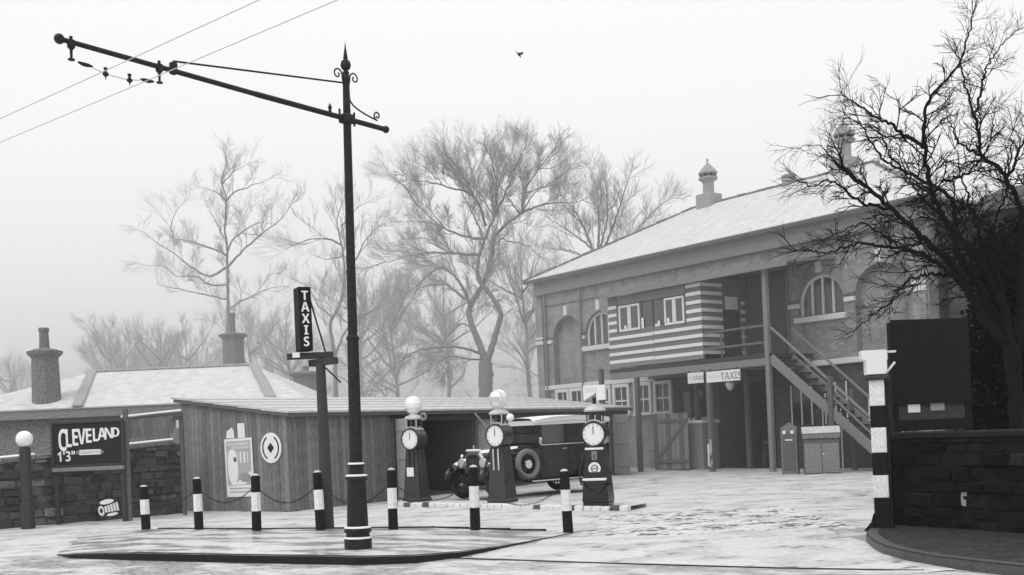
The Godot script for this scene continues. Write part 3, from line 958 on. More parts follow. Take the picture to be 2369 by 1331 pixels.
func make_depot() -> void:
	var t := thing("brick_depot", depot_frame(), "two-storey brick depot with snowy hipped roof, roof ventilators and round-headed arches", "building")
	var L := 19.1
	var D := 10.0
	var E := 8.4
	var R := 11.2
	var w := MB.new()
	var F := Vector3(0, 0, 1)
	var Q := func(x0: float, x1: float, y0: float, y1: float) -> void:
		w.quad(Vector3(x0, y0, 0), Vector3(x1, y0, 0), Vector3(x1, y1, 0), Vector3(x0, y1, 0), F)
	var recess := []
	var glazed := []
	recess.append(arched_wall(w, 0.0, 3.02, 3.6, E, 1.97, 0.97, 3.68, 5.66, 0.3))
	glazed.append(arched_wall(w, 3.02, 5.1, 3.6, E, 4.05, 0.93, 5.2, 5.66, 0.26))
	recess.append(arched_wall(w, 5.1, 7.4, 3.6, E, 6.2, 0.97, 3.68, 5.66, 0.3))
	Q.call(7.4, 13.9, 3.6, E)
	glazed.append(arched_wall(w, 13.9, 16.3, 3.6, E, 15.1, 0.93, 5.2, 5.66, 0.26))
	recess.append(arched_wall(w, 16.3, L, 3.6, E, 17.41, 0.97, 3.68, 5.66, 0.3))
	# ground floor with the cart entrance
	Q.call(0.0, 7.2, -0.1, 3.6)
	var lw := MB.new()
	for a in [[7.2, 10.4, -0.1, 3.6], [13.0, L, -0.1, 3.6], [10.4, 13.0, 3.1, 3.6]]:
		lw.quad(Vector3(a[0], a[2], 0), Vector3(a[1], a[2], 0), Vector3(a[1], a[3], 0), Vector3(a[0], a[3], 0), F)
	part(t, "lower_wall", lw, mats.sooty_shaded_brick)  # darker brick carries the shade below office and stairs in its colour
	# ends and back
	w.quad(Vector3(0, -0.1, 0), Vector3(0, -0.1, -D), Vector3(0, E, -D), Vector3(0, E, 0), Vector3(-1, 0, 0))
	w.quad(Vector3(L, -0.1, 0), Vector3(L, -0.1, -D), Vector3(L, E, -D), Vector3(L, E, 0), Vector3(1, 0, 0))
	w.quad(Vector3(0, -0.1, -D), Vector3(L, -0.1, -D), Vector3(L, E, -D), Vector3(0, E, -D), Vector3(0, 0, -1))
	part(t, "wall", w, mats.brick)
	for h in recess:
		part(t, "blind_arch", fill_hole(h, -0.3), mats.brick_panel)
	# cart entrance: a dark room behind the opening
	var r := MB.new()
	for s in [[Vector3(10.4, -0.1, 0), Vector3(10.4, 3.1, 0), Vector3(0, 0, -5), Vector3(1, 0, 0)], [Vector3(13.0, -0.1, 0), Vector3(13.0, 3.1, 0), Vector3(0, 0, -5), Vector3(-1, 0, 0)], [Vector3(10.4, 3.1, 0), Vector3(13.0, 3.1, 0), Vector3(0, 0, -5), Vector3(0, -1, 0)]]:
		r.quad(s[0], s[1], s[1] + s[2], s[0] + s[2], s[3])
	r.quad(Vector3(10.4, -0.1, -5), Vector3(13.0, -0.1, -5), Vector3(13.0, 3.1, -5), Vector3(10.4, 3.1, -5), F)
	part(t, "entrance", r, mats.sooty_shaded_brick)
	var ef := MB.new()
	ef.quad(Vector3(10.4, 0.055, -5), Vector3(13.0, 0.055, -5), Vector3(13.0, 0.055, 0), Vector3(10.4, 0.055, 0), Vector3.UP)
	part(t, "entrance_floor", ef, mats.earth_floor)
	# round-headed windows
	for h in glazed:
		var g := part(t, "arched_window", fill_hole(h, -0.2), mats.window_glass)
		var cx: float = (h[0].x + h[-1].x) * 0.5
		var pts := []
		for i in range(1, h.size() - 1):
			pts.append(Vector3(cx + (h[i].x - cx) * 0.94, 5.66 + (h[i].y - 5.66) * 0.94, -0.17))
		pts.push_front(Vector3(pts[0].x, 5.24, -0.17))
		pts.append(Vector3(pts[-1].x, 5.24, -0.17))
		var f := MB.new()
		for i in pts.size() - 1:
			f.bar(pts[i], pts[i + 1], 0.06, 0.1, 0.0, Vector3(0, 0, 1).cross(pts[i + 1] - pts[i]))
		part(g, "frame", f, mats.white_paint)
		for dx in [-0.42, 0.0, 0.42]:
			var m := MB.new()
			var top: float = 5.66 + sqrt(0.87 * 0.87 - dx * dx)
			m.bar(Vector3(cx + dx, 5.24, -0.16), Vector3(cx + dx, top, -0.16), 0.06, 0.085)
			part(g, "glazing_bar", m, mats.white_paint)
		boxpart(t, "window_sill", Vector3(cx, 5.09, 0.02), Vector3(2.06, 0.2, 0.26), mats.pale_stone, 0.02)
	for cx in [1.97, 4.05, 6.2, 15.1, 17.41]:
		boxpart(t, "keystone", Vector3(cx, 6.86, 0.03), Vector3(0.2, 0.42, 0.14), mats.pale_stone, 0.015)
	for a in [[0.1, 0.28], [0.76, 0.42], [3.03, 0.2], [5.17, 0.3], [13.98, 0.5], [16.25, 0.4], [18.42, 0.18]]:
		boxpart(t, "impost_stone", Vector3(a[0], 5.6, 0.02), Vector3(a[1], 0.15, 0.12), mats.pale_stone, 0.012)
		boxpart(t, "impost_moulding", Vector3(a[0], 5.78, 0.015), Vector3(a[1] + 0.06, 0.09, 0.1), mats.grey_stone, 0.012)
	for x in [0.22, 18.82]:
		boxpart(t, "impost_stone", Vector3(x, 5.6, 0.14), Vector3(0.54, 0.15, 0.08), mats.pale_stone, 0.012)
		boxpart(t, "impost_stone", Vector3(x, 5.8, 0.14), Vector3(0.5, 0.09, 0.07), mats.pale_stone, 0.012)
	for a in [[0.0, 7.2], [13.25, 18.5]]:
		boxpart(t, "string_course", Vector3((a[0] + a[1]) * 0.5, 3.58, 0.04), Vector3(a[1] - a[0], 0.19, 0.16), mats.pale_stone, 0.02)
		boxpart(t, "dark_course", Vector3((a[0] + a[1]) * 0.5, 7.23, 0.02), Vector3(a[1] - a[0], 0.07, 0.07), mats.corbel, 0.01)
	for x in [0.22, 18.82]:
		boxpart(t, "pilaster", Vector3(x, 3.75, 0.06), Vector3(0.46, 7.6, 0.14), mats.brick, 0.01)
	boxpart(t, "cornice", Vector3(L * 0.5, 8.02, 0.09), Vector3(L, 0.62, 0.22), mats.corbel, 0.02)
	var gut := MB.new()
	gut.tube([Vector3(-0.4, 8.36, 0.38), Vector3(L + 0.4, 8.36, 0.38)], [0.09, 0.09], 8)
	part(t, "gutter", gut, mats.timber)
	for x in [0.62, 2.98, 18.3]:
		var dp := MB.new()
		dp.tube([Vector3(x, 0, 0.12), Vector3(x, 8.0, 0.12), Vector3(x, 8.3, 0.34)], [0.05, 0.05, 0.05], 8)
		part(t, "downpipe", dp, mats.corbel)
	# roof
	var o := 0.45
	var A := [Vector3(-o, E, o), Vector3(L + o, E, o), Vector3(L + o, E, -D - o), Vector3(-o, E, -D - o)]
	var R0 := Vector3(5.0, R, -5.0)
	var R1 := Vector3(L - 5.0, R, -5.0)
	var rf := MB.new()
	rf.quad(A[0], A[1], R1, R0, Vector3(0, 1, 1))
	rf.quad(A[2], A[3], R0, R1, Vector3(0, 1, -1))
	rf.flat(A[1], A[2], R1, Vector3(1, 1, 0))
	rf.flat(A[3], A[0], R0, Vector3(-1, 1, 0))
	for i in 4:
		var p: Vector3 = A[i]
		var q: Vector3 = A[(i + 1) % 4]
		rf.quad(p, q, q + Vector3(0, -0.1, 0), p + Vector3(0, -0.1, 0), (p + q) * 0.5 - Vector3(L / 2, E, -5))
	rf.quad(A[0] - Vector3(0, 0.1, 0), A[1] - Vector3(0, 0.1, 0), A[2] - Vector3(0, 0.1, 0), A[3] - Vector3(0, 0.1, 0), Vector3.DOWN)
	var roof := part(t, "roof", rf, mats.snow_roof)
	for run in [[R0, R1, 18], [A[0] + Vector3(0, 0.02, 0), R0, 14], [A[1] + Vector3(0, 0.02, 0), R1, 14]]:
		var n: int = run[2]
		for k in n:
			var p: Vector3 = run[0].lerp(run[1], (k + 0.02) / n)
			var q: Vector3 = run[0].lerp(run[1], (k + 0.98) / n)
			var bb := MB.new()
			bb.bar(p + Vector3(0, 0.01 + 0.015 * (k % 3), 0), q + Vector3(0, 0.01 + 0.015 * (k % 2), 0), 0.16, 0.1, 0.03)
			part(roof, "ridge_tile", bb, mats.grey_stone)
	for x in [5.95, 12.85]:
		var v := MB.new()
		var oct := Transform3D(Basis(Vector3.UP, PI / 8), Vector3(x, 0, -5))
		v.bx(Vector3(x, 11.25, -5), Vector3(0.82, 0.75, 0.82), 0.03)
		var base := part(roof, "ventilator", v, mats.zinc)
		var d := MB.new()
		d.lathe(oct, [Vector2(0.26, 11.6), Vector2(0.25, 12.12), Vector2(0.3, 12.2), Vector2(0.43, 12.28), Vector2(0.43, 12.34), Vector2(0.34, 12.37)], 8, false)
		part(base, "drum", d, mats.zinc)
		for k in 8:
			var a := TAU * k / 8
			boxpart(base, "post", Vector3(x + 0.31 * cos(a), 12.43, -5 + 0.31 * sin(a)), Vector3(0.07, 0.15, 0.07), mats.corbel)
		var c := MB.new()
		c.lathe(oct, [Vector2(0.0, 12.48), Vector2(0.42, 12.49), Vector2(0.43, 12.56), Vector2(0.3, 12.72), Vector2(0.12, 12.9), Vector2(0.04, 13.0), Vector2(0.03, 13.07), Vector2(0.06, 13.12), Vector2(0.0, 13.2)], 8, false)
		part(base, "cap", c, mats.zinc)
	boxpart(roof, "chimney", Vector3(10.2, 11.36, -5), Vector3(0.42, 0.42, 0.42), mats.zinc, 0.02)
	# ground-floor windows in pale surrounds
	for a in [[1.55, 0.62], [2.5, 0.62], [4.2, 0.6], [5.25, 0.7], [6.5, 0.7], [7.6, 0.7]]:
		var x: float = a[0]
		var wd: float = a[1]
		var fr := MB.new()
		for s in [-1, 1]:
			fr.bx(Vector3(x + s * (wd * 0.5 + 0.07), 2.86, 0.05), Vector3(0.15, 1.2, 0.12), 0.01)
		fr.bx(Vector3(x, 3.4, 0.05), Vector3(wd + 0.29, 0.14, 0.14), 0.01)
		fr.bx(Vector3(x, 2.2, 0.07), Vector3(wd + 0.35, 0.12, 0.2), 0.01)
		var wn := part(t, "window", fr, mats.pale_stone)
		boxpart(wn, "pane", Vector3(x, 2.8, 0.02), Vector3(wd, 1.06, 0.02), mats.glass_dark)
		boxpart(wn, "glazing_bar", Vector3(x, 2.8, 0.04), Vector3(0.05, 1.06, 0.03), mats.white_paint)
		boxpart(wn, "meeting_rail", Vector3(x, 2.78, 0.05), Vector3(wd, 0.06, 0.03), mats.white_paint)
	for x in [8.75, 9.6]:
		var wn := boxpart(t, "window", Vector3(x, 2.5, 0.03), Vector3(0.72, 1.1, 0.06), mats.dark_wood, 0.01)
		boxpart(wn, "pane", Vector3(x, 2.5, 0.066), Vector3(0.54, 0.92, 0.012), mats.glass_dark)
		boxpart(wn, "window_sill", Vector3(x, 1.9, 0.09), Vector3(0.72, 0.1, 0.2), mats.pale_stone, 0.01)
	for x in [14.2, 15.6]:
		var wn := boxpart(t, "window", Vector3(x, 2.2, 0.03), Vector3(1.0, 1.5, 0.06), mats.dark_wood, 0.01)
		boxpart(wn, "pane", Vector3(x, 2.2, 0.066), Vector3(0.84, 1.34, 0.012), mats.glass_dark)
		for dx in [-0.42, 0.0, 0.42]:
			boxpart(wn, "glazing_bar", Vector3(x + dx, 2.2, 0.08), Vector3(0.045, 1.4, 0.03), mats.pale_stone)
	# lower wing running on past the corner pilaster
	var s2 := thing("brick_wing", depot_frame() * Transform3D(Basis(), Vector3(L + 0.05, 0, -0.5)), "dark sooty brick wing joined to the end of the arched depot", "building")
	var wm := MB.new()
	var hole := arched_wall(wm, 0.0, 3.0, 3.6, 7.6, 1.1, 0.97, 3.7, 5.66, 0.3)
	wm.quad(Vector3(3.0, -0.1, 0), Vector3(9, -0.1, 0), Vector3(9, 7.6, 0), Vector3(3.0, 7.6, 0), F)
	wm.quad(Vector3(0, -0.1, 0), Vector3(3.0, -0.1, 0), Vector3(3.0, 3.6, 0), Vector3(0, 3.6, 0), F)
	wm.quad(Vector3(9, -0.1, 0), Vector3(9, -0.1, -8), Vector3(9, 7.6, -8), Vector3(9, 7.6, 0), Vector3(1, 0, 0))
	wm.quad(Vector3(0, -0.1, -8), Vector3(9, -0.1, -8), Vector3(9, 7.6, -8), Vector3(0, 7.6, -8), Vector3(0, 0, -1))
	part(s2, "wall", wm, mats.dark_brick)
	part(s2, "blind_arch", fill_hole(hole, -0.3), mats.sooty_shaded_brick)
	var wr := MB.new()
	wr.extrude(Transform3D(Basis(Vector3(0, 0, -1), Vector3.UP, Vector3(1, 0, 0)), Vector3(0, 7.6, 0)), PackedVector2Array([Vector2(-0.3, 0), Vector2(8.3, 0), Vector2(4, 1.5)]), 9.3)
	part(s2, "roof", wr, mats.dark_wood)

# ------------------------------------------------------------------ timber taxi office on posts

func make_office() -> void:
	var f := depot_frame()
	var t := thing("timber_office", f, "striped timber office raised on posts against the brick depot, with covered veranda", "office")
	var X0 := 7.05
	var X1 := 11.85
	var T := 2.3
	# floor and its beams
	boxpart(t, "floor", Vector3((X0 + 14.75) * 0.5, 3.86, T * 0.5 + 0.06), Vector3(14.75 - X0, 0.14, T - 0.06), mats.dark_wood, 0.01)
	boxpart(t, "front_beam", Vector3((X0 + 14.75) * 0.5, 3.66, T - 0.06), Vector3(14.75 - X0, 0.26, 0.14), mats.weathered_timber, 0.01)
	boxpart(t, "back_beam", Vector3((X0 + 14.75) * 0.5, 3.66, 0.25), Vector3(14.75 - X0, 0.24, 0.14), mats.weathered_timber, 0.01)
	for a in [[6.5, 4.0], [8.45, 3.53], [12.0, 3.53], [14.62, 6.7]]:
		boxpart(t, "post", Vector3(a[0], a[1] * 0.5 - 0.02, T - 0.02), Vector3(0.17, a[1] + 0.04, 0.17), mats.timber if a[1] < 6 else mats.weathered_timber, 0.015)
	for a in [[9.6, 3.53], [12.0, 3.53]]:
		boxpart(t, "post", Vector3(a[0], a[1] * 0.5 - 0.02, 0.3), Vector3(0.16, a[1] + 0.04, 0.16), mats.timber, 0.015)
	# walls: dark boards, each course a piece; white strips nailed on
	var pitch := 0.298
	for k in 9:
		var y := 4.17 + pitch * k
		var low := k < 4
		var spans := [[X0, X1]] if low else [[X0, X0 + 0.5], [11.1, X1]]
		for sp in spans:
			boxpart(t, "board", Vector3((sp[0] + sp[1]) * 0.5, y + pitch * 0.5, T - 0.03), Vector3(sp[1] - sp[0], pitch - 0.008, 0.05), mats.office_board, 0.006)
			if low or k < 8 or sp[0] > 9:
				var n := 2 if low else 1
				for j in n:
					var a: float = lerpf(sp[0], sp[1], float(j) / n) + 0.015
					var b: float = lerpf(sp[0], sp[1], float(j + 1) / n) - 0.015
					boxpart(t, "white_strip", Vector3((a + b) * 0.5, y + 0.02 + 0.006 * sin(k * 5.0 + j * 2.0 + a), T + 0.01), Vector3(b - a, 0.125 + 0.006 * sin(k * 3.0 + a), 0.026), mats.white_paint, 0.005)
		# end wall with the door
		for sp in ([[1.22, T - 0.06], [0.02, 0.3]] if k < 5 else [[0.02, T - 0.06]]):
			boxpart(t, "board", Vector3(X1 - 0.03, y + pitch * 0.5, (sp[0] + sp[1]) * 0.5), Vector3(0.05, pitch - 0.008, sp[1] - sp[0]), mats.office_board, 0.006)
		boxpart(t, "white_strip", Vector3(X1 + 0.01, y + 0.02, (1.25 + T) * 0.5), Vector3(0.026, 0.125, T - 1.25), mats.white_paint, 0.005)
		if k < 7:
			boxpart(t, "white_strip", Vector3(X1 + 0.01, y + 0.02, 0.14), Vector3(0.026, 0.125, 0.24), mats.white_paint, 0.005)
	boxpart(t, "sill_board", Vector3((X0 + X1) * 0.5, 4.06, T - 0.02), Vector3(X1 - X0, 0.2, 0.07), mats.grey_panel, 0.006)
	boxpart(t, "far_wall", Vector3(X0 + 0.03, 5.35, T * 0.5 - 0.03), Vector3(0.05, 2.6, T - 0.12), mats.office_board)
	boxpart(t, "corner_post", Vector3(X1 - 0.02, 5.35, T - 0.02), Vector3(0.07, 2.7, 0.07), mats.timber, 0.008)
	# window band
	boxpart(t, "head_panel", Vector3(9.32, 6.5, T - 0.03), Vector3(3.5, 0.34, 0.05), mats.grey_panel, 0.006)
	for x in [7.6, 8.82, 9.4, 10.0, 11.06]:
		boxpart(t, "mullion", Vector3(x, 5.8, T - 0.03), Vector3(0.07, 1.1, 0.07), mats.timber, 0.006)
	boxpart(t, "inside_wall", Vector3(9.4, 5.35, 0.4), Vector3(4.6, 2.5, 0.04), mats.timber)
	for a in [[7.66, 8.78], [9.97 + 0.07, 11.02]]:
		var m := (a[0] + a[1]) * 0.5 as float
		for s in 2:
			var l: float = a[0] if s == 0 else m
			var h: float = m if s == 0 else a[1]
			var fr := MB.new()
			for e in [l + 0.045, h - 0.045]:
				fr.bx(Vector3(e, 5.8, T + 0.0), Vector3(0.075, 0.98, 0.06), 0.006)
			for yy in [5.35, 6.25]:
				fr.bx(Vector3((l + h) * 0.5, yy, T), Vector3(h - l - 0.165, 0.08, 0.058), 0.006)
			var c := part(t, "casement", fr, mats.white_paint)
			boxpart(c, "pane", Vector3((l + h) * 0.5, 5.8, T - 0.01), Vector3(h - l - 0.17, 0.82, 0.008), mats.window_glass)
	for a in [[8.86, 9.36], [9.44, 9.96]]:
		boxpart(t, "pane", Vector3((a[0] + a[1]) * 0.5, 5.8, T - 0.05), Vector3(a[1] - a[0], 1.0, 0.008), mats.window_glass)
	for a in [[8.0, 0.2], [8.92, 0.4], [9.75, 0.2], [9.62, 0.1], [10.22, 0.25]]:
		boxpart(t, "paper_on_sill", Vector3(a[0], 5.32 + a[1] * 0.5, T + 0.012), Vector3(0.11, a[1], 0.01), mats.paper)
	# door and notice on the end wall
	var door := boxpart(t, "door", Vector3(X1 - 0.03, 4.85, 0.76), Vector3(0.05, 1.85, 0.88), mats.dark_wood, 0.01)
	boxpart(door, "handle", Vector3(X1 + 0.02, 4.8, 1.08), Vector3(0.05, 0.05, 0.1), mats.chrome, 0.01)
	boxpart(t, "notice_panel", Vector3(X1 + 0.02, 5.96, 0.77), Vector3(0.03, 0.46, 0.66), mats.pale_stone, 0.006)
	# canopy over office and veranda
	var cp := MB.new()
	var N := 1.0
	cp.extrude(Transform3D(Basis(Vector3(0, 0, 1), Vector3.UP, Vector3(-1, 0, 0)), Vector3(15.75, 0, 0)), PackedVector2Array([Vector2(0, 7.02), Vector2(2.55, 6.74), Vector2(2.55, 6.82), Vector2(0, 7.1)]), 8.85)
	part(t, "canopy", cp, mats.weathered_timber)
	boxpart(t, "fascia", Vector3(11.32, 6.72, 2.575), Vector3(8.86, 0.16, 0.03), mats.grey_panel, 0.004)
	for k in 10:
		boxpart(t, "canopy_shade_board", Vector3(11.98 + k * 0.18, 5.4, 0.05), Vector3(0.172, 3.1, 0.03), mats.timber, 0.004)  # dark boards added to stand in for canopy shade on the brick wall
	boxpart(t, "corner_batten", Vector3(13.76, 5.4, 0.06), Vector3(0.06, 3.1, 0.06), mats.grey_panel, 0.006)
	# veranda rails
	for y in [4.29, 4.85]:
		boxpart(t, "rail", Vector3(13.2, y, T - 0.02), Vector3(2.66, 0.08, 0.05), mats.timber, 0.008)
	for x in [12.6, 13.6]:
		boxpart(t, "rail_post", Vector3(x, 4.4, T - 0.07), Vector3(0.07, 0.95, 0.05), mats.timber, 0.008)
	# sign boards hung from the beam
	var sb := thing("hanging_sign", f * Transform3D(Basis(), Vector3(12.72, 3.3, T + 0.05)), "long white hanging board lettered TAXIS under the timber office beam", "sign")
	boxpart(sb, "board", Vector3.ZERO, Vector3(1.5, 0.38, 0.04), mats.white_enamel, 0.008)
	text(sb, "TAXIS", 0.24, 0.006, mats.pale_ink, Transform3D(Basis(), Vector3(0.36, -0.01, 0.022)))
	for k in 6:
		boxpart(sb, "faded_letter", Vector3(-0.6 + k * 0.1, -0.01, 0.0215), Vector3(0.06, 0.1 + 0.02 * (k % 2), 0.004), M("faded", 0.62, 0.5))
	for x in [-0.6, 0.6]:
		boxpart(sb, "hanger", Vector3(x, 0.22, 0), Vector3(0.03, 0.1, 0.03), mats.iron)
	var sc := thing("hanging_sign", f * Transform3D(Basis(), Vector3(11.46, 3.32, T + 0.05)), "short greyed white board beside the long lettered hanging board", "sign")
	boxpart(sc, "board", Vector3.ZERO, Vector3(0.74, 0.38, 0.04), mats.white_paint, 0.008)
	for k in 3:
		boxpart(sc, "faded_letter", Vector3(-0.26 + k * 0.1, 0, 0.0215), Vector3(0.07, 0.12, 0.004), mats.faded)
	text(sc, "TAXIS", 0.13, 0.006, mats.pale_ink, Transform3D(Basis(), Vector3(0.14, -0.01, 0.022)))
	for x in [-0.3, 0.3]:
		boxpart(sc, "hanger", Vector3(x, 0.22, 0), Vector3(0.03, 0.1, 0.03), mats.iron)
	var lm := thing("globe_lamp", f * Transform3D(Basis(), Vector3(12.85, 3.1, T - 0.12)), "small dull glass lamp hanging below the lettered board", "lamp")
	var gl := MB.new()
	gl.lathe(Transform3D(), [Vector2(0.0, -0.32), Vector2(0.08, -0.28), Vector2(0.14, -0.16), Vector2(0.15, -0.04), Vector2(0.07, 0.02)], 14)
	part(lm, "glass", gl, M("lamp_glass", 0.4, 0.2))
	var st := MB.new()
	st.tube([Vector3(0, 0.0, 0), Vector3(0, 0.46, 0)], [0.03, 0.03], 6)
	part(lm, "stem", st, mats.iron)

func make_stairs() -> void:
	var t := thing("outside_staircase", depot_frame(), "open timber staircase with sloping handrails climbing to the striped office", "staircase")
	var A := Vector3(14.72, 3.78, 0)
	var B := Vector3(19.2, 0.0, 0)
	var n := 17
	var dir := (B - A).normalized()
	for z in [1.2, 2.28]:
		var b := MB.new()
		b.bar(A + Vector3(0, -0.02, z), B + Vector3(0, 0.05, z), 0.06, 0.3, 0.01)
		part(t, "stringer", b, mats.weathered_timber)
		var h := MB.new()
		h.bar(A + Vector3(0.05, 0.98, z), B + Vector3(-0.3, 1.2, z), 0.07, 0.07, 0.01)
		part(t, "handrail", h, mats.weathered_timber)
		if z > 2:
			var h2 := MB.new()
			h2.bar(A + Vector3(2.35, -1.45, z), B + Vector3(-0.3, 0.72, z), 0.05, 0.05, 0.01)
			part(t, "middle_rail", h2, mats.weathered_timber)
	for k in n:
		var f := (k + 0.5) / n
		var p := A.lerp(B, f)
		boxpart(t, "tread", p + Vector3(0, 0.0, 1.74), Vector3(0.28, 0.045, 1.02), mats.dark_wood, 0.006)
	boxpart(t, "newel", Vector3(17.0, 1.45, 2.3), Vector3(0.16, 3.1, 0.16), mats.timber, 0.01)
	boxpart(t, "newel", Vector3(17.0, 1.3, 1.2), Vector3(0.14, 2.6, 0.14), mats.timber, 0.01)
	boxpart(t, "newel", Vector3(19.1, 0.55, 2.3), Vector3(0.15, 1.3, 0.15), mats.timber, 0.01)
	for a in [[17.55, 0.9], [18.15, 1.15], [18.7, 1.25]]:
		var y := lerpf(A.y, B.y, (a[0] - A.x) / (B.x - A.x)) as float
		var b := MB.new()
		b.tube([Vector3(a[0], y - 0.05, 1.12), Vector3(a[0], y + a[1], 1.12)], [0.025, 0.025], 6)
		part(t, "baluster", b, mats.white_paint)
	# white posts seen below the flight
	for a in [[15.5, 1.3, 2.1], [16.2, 1.1, 2.0]]:
		var b := MB.new()
		b.tube([Vector3(a[0], 0.0, 0.7), Vector3(a[0], a[2], 0.7)], [0.025, 0.025], 6)
		one("iron_stake", b, mats.pale_stone, "thin pale iron stake beneath the staircase, %s" % ("behind the narrow cabinet" if a[0] < 16 else "behind the wide cabinet"), "stake", "stakes beneath the staircase", depot_frame())

# ------------------------------------------------------------------ low houses behind the wall

func hip_house(called: String, x0: float, x1: float, z0: float, z1: float, eave: float, ridge: float, label: String, wall_m: Material, roof_m: Material) -> Node3D:
	var t := thing(called, Transform3D(Basis(), Vector3((x0 + x1) * 0.5, 0, z0)), label, "house")
	var hx := (x1 - x0) * 0.5
	var D := z0 - z1
	var w := MB.new()
	w.quad(Vector3(-hx, -0.1, 0), Vector3(hx, -0.1, 0), Vector3(hx, eave, 0), Vector3(-hx, eave, 0), Vector3(0, 0, 1))
	w.quad(Vector3(-hx, -0.1, -D), Vector3(hx, -0.1, -D), Vector3(hx, eave, -D), Vector3(-hx, eave, -D), Vector3(0, 0, -1))
	for s in [-1.0, 1.0]:
		w.quad(Vector3(s * hx, -0.1, 0), Vector3(s * hx, -0.1, -D), Vector3(s * hx, eave, -D), Vector3(s * hx, eave, 0), Vector3(s, 0, 0))
	part(t, "wall", w, wall_m)
	boxpart(t, "fascia", Vector3(0, eave - 0.12, 0.28), Vector3(hx * 2 + 0.6, 0.3, 0.06), mats.corbel, 0.01)
	var o := 0.35
	var A := [Vector3(-hx - o, eave, o), Vector3(hx + o, eave, o), Vector3(hx + o, eave, -D - o), Vector3(-hx - o, eave, -D - o)]
	var R0 := Vector3(-hx + 3.1, ridge, -D * 0.5)
	var R1 := Vector3(hx - 2.2, ridge, -D * 0.5)
	var r := MB.new()
	r.quad(A[0], A[1], R1, R0, Vector3(0, 1, 1))
	r.quad(A[2], A[3], R0, R1, Vector3(0, 1, -1))
	r.flat(A[1], A[2], R1, Vector3(1, 1, 0))
	r.flat(A[3], A[0], R0, Vector3(-1, 1, 0))
	r.quad(A[0], A[1], A[2], A[3], Vector3.DOWN)
	var roof := part(t, "roof", r, roof_m)
	var V0 := R0 + Vector3(1.2, 0, 0)
	var V1 := R1 + Vector3(1.5, 0, 0)
	for run in [[R0, R1, 0.14], [Vector3(V0.x, eave + 0.05, o), R0, 0.3], [Vector3(minf(V1.x, hx), eave + 0.05, o), R1, 0.3]]:
		var n := 10
		for k in n:
			var b := MB.new()
			b.bar(run[0].lerp(run[1], (k + 0.01) / n) + Vector3(0, 0.02, 0), run[0].lerp(run[1], (k + 0.99) / n) + Vector3(0, 0.03, 0), run[2], 0.09, 0.03)
			part(roof, "ridge_tile", b, M("ridge_lead", 0.34, 0.7))
	return t

# square stack with a cap and one tall pot, top of the stack at y
func stack(t: Node3D, x: float, z: float, y0: float, y: float, w: float, pot: float, m: Material) -> void:
	var b := MB.new()
	b.lathe(Transform3D(Basis(Vector3.UP, PI / 8), Vector3(x, 0, z)), [Vector2(w * 0.56, y0), Vector2(w * 0.5, y)], 8, false)
	var c := part(t, "chimney", b, m)
	var k := MB.new()
	k.lathe(Transform3D(Basis(Vector3.UP, PI / 8), Vector3(x, 0, z)), [Vector2(w * 0.5, y - 0.03), Vector2(w * 0.66, y + 0.08), Vector2(w * 0.68, y + 0.17), Vector2(w * 0.4, y + 0.24), Vector2(0, y + 0.24)], 8, false)
	part(c, "cap", k, m)
	var p := MB.new()
	p.lathe(Transform3D(Basis(), Vector3(x, 0, z)), [Vector2(0.19, y + 0.2), Vector2(0.15, y + 0.3), Vector2(0.13, y + pot * 0.85), Vector2(0.16, y + pot * 0.9), Vector2(0.15, y + pot), Vector2(0.1, y + pot), Vector2(0.1, y + pot - 0.2)], 12)
	part(c, "pot", p, m)

func make_low_houses() -> void:
	var t := hip_house("low_house", -17.0, -6.3, -32.0, -40.0, 2.95, 4.3, "low house with snow-covered hipped roof behind the rubble wall", mats.grey_stone, mats.snow_roof)
	stack(t, -2.36, -0.65, 2.8, 4.58, 0.76, 0.88, mats.grey_stone)
	boxpart(t, "skylight", Vector3(3.2, 3.25, -1.1), Vector3(0.6, 0.14, 0.4), mats.corbel, 0.02)
	var u := hip_house("misty_house", -18.0, -8.0, -50.0, -56.0, 2.9, 4.2, "faint house deep in the mist showing two chimney stacks above the low roof", mats.grey_stone, mats.snow_roof)
	stack(u, -0.1, -1.5, 2.5, 6.75, 1.0, 1.2, mats.grey_stone)
	stack(u, 3.5, -0.5, 2.5, 4.7, 1.2, 0.5, mats.grey_stone)

# ------------------------------------------------------------------ timber shed

func shed_frame() -> Transform3D:
	return frame_at(Vector3(-5.4, 0, -26.0), Vector3(0.586, 0, -0.810))

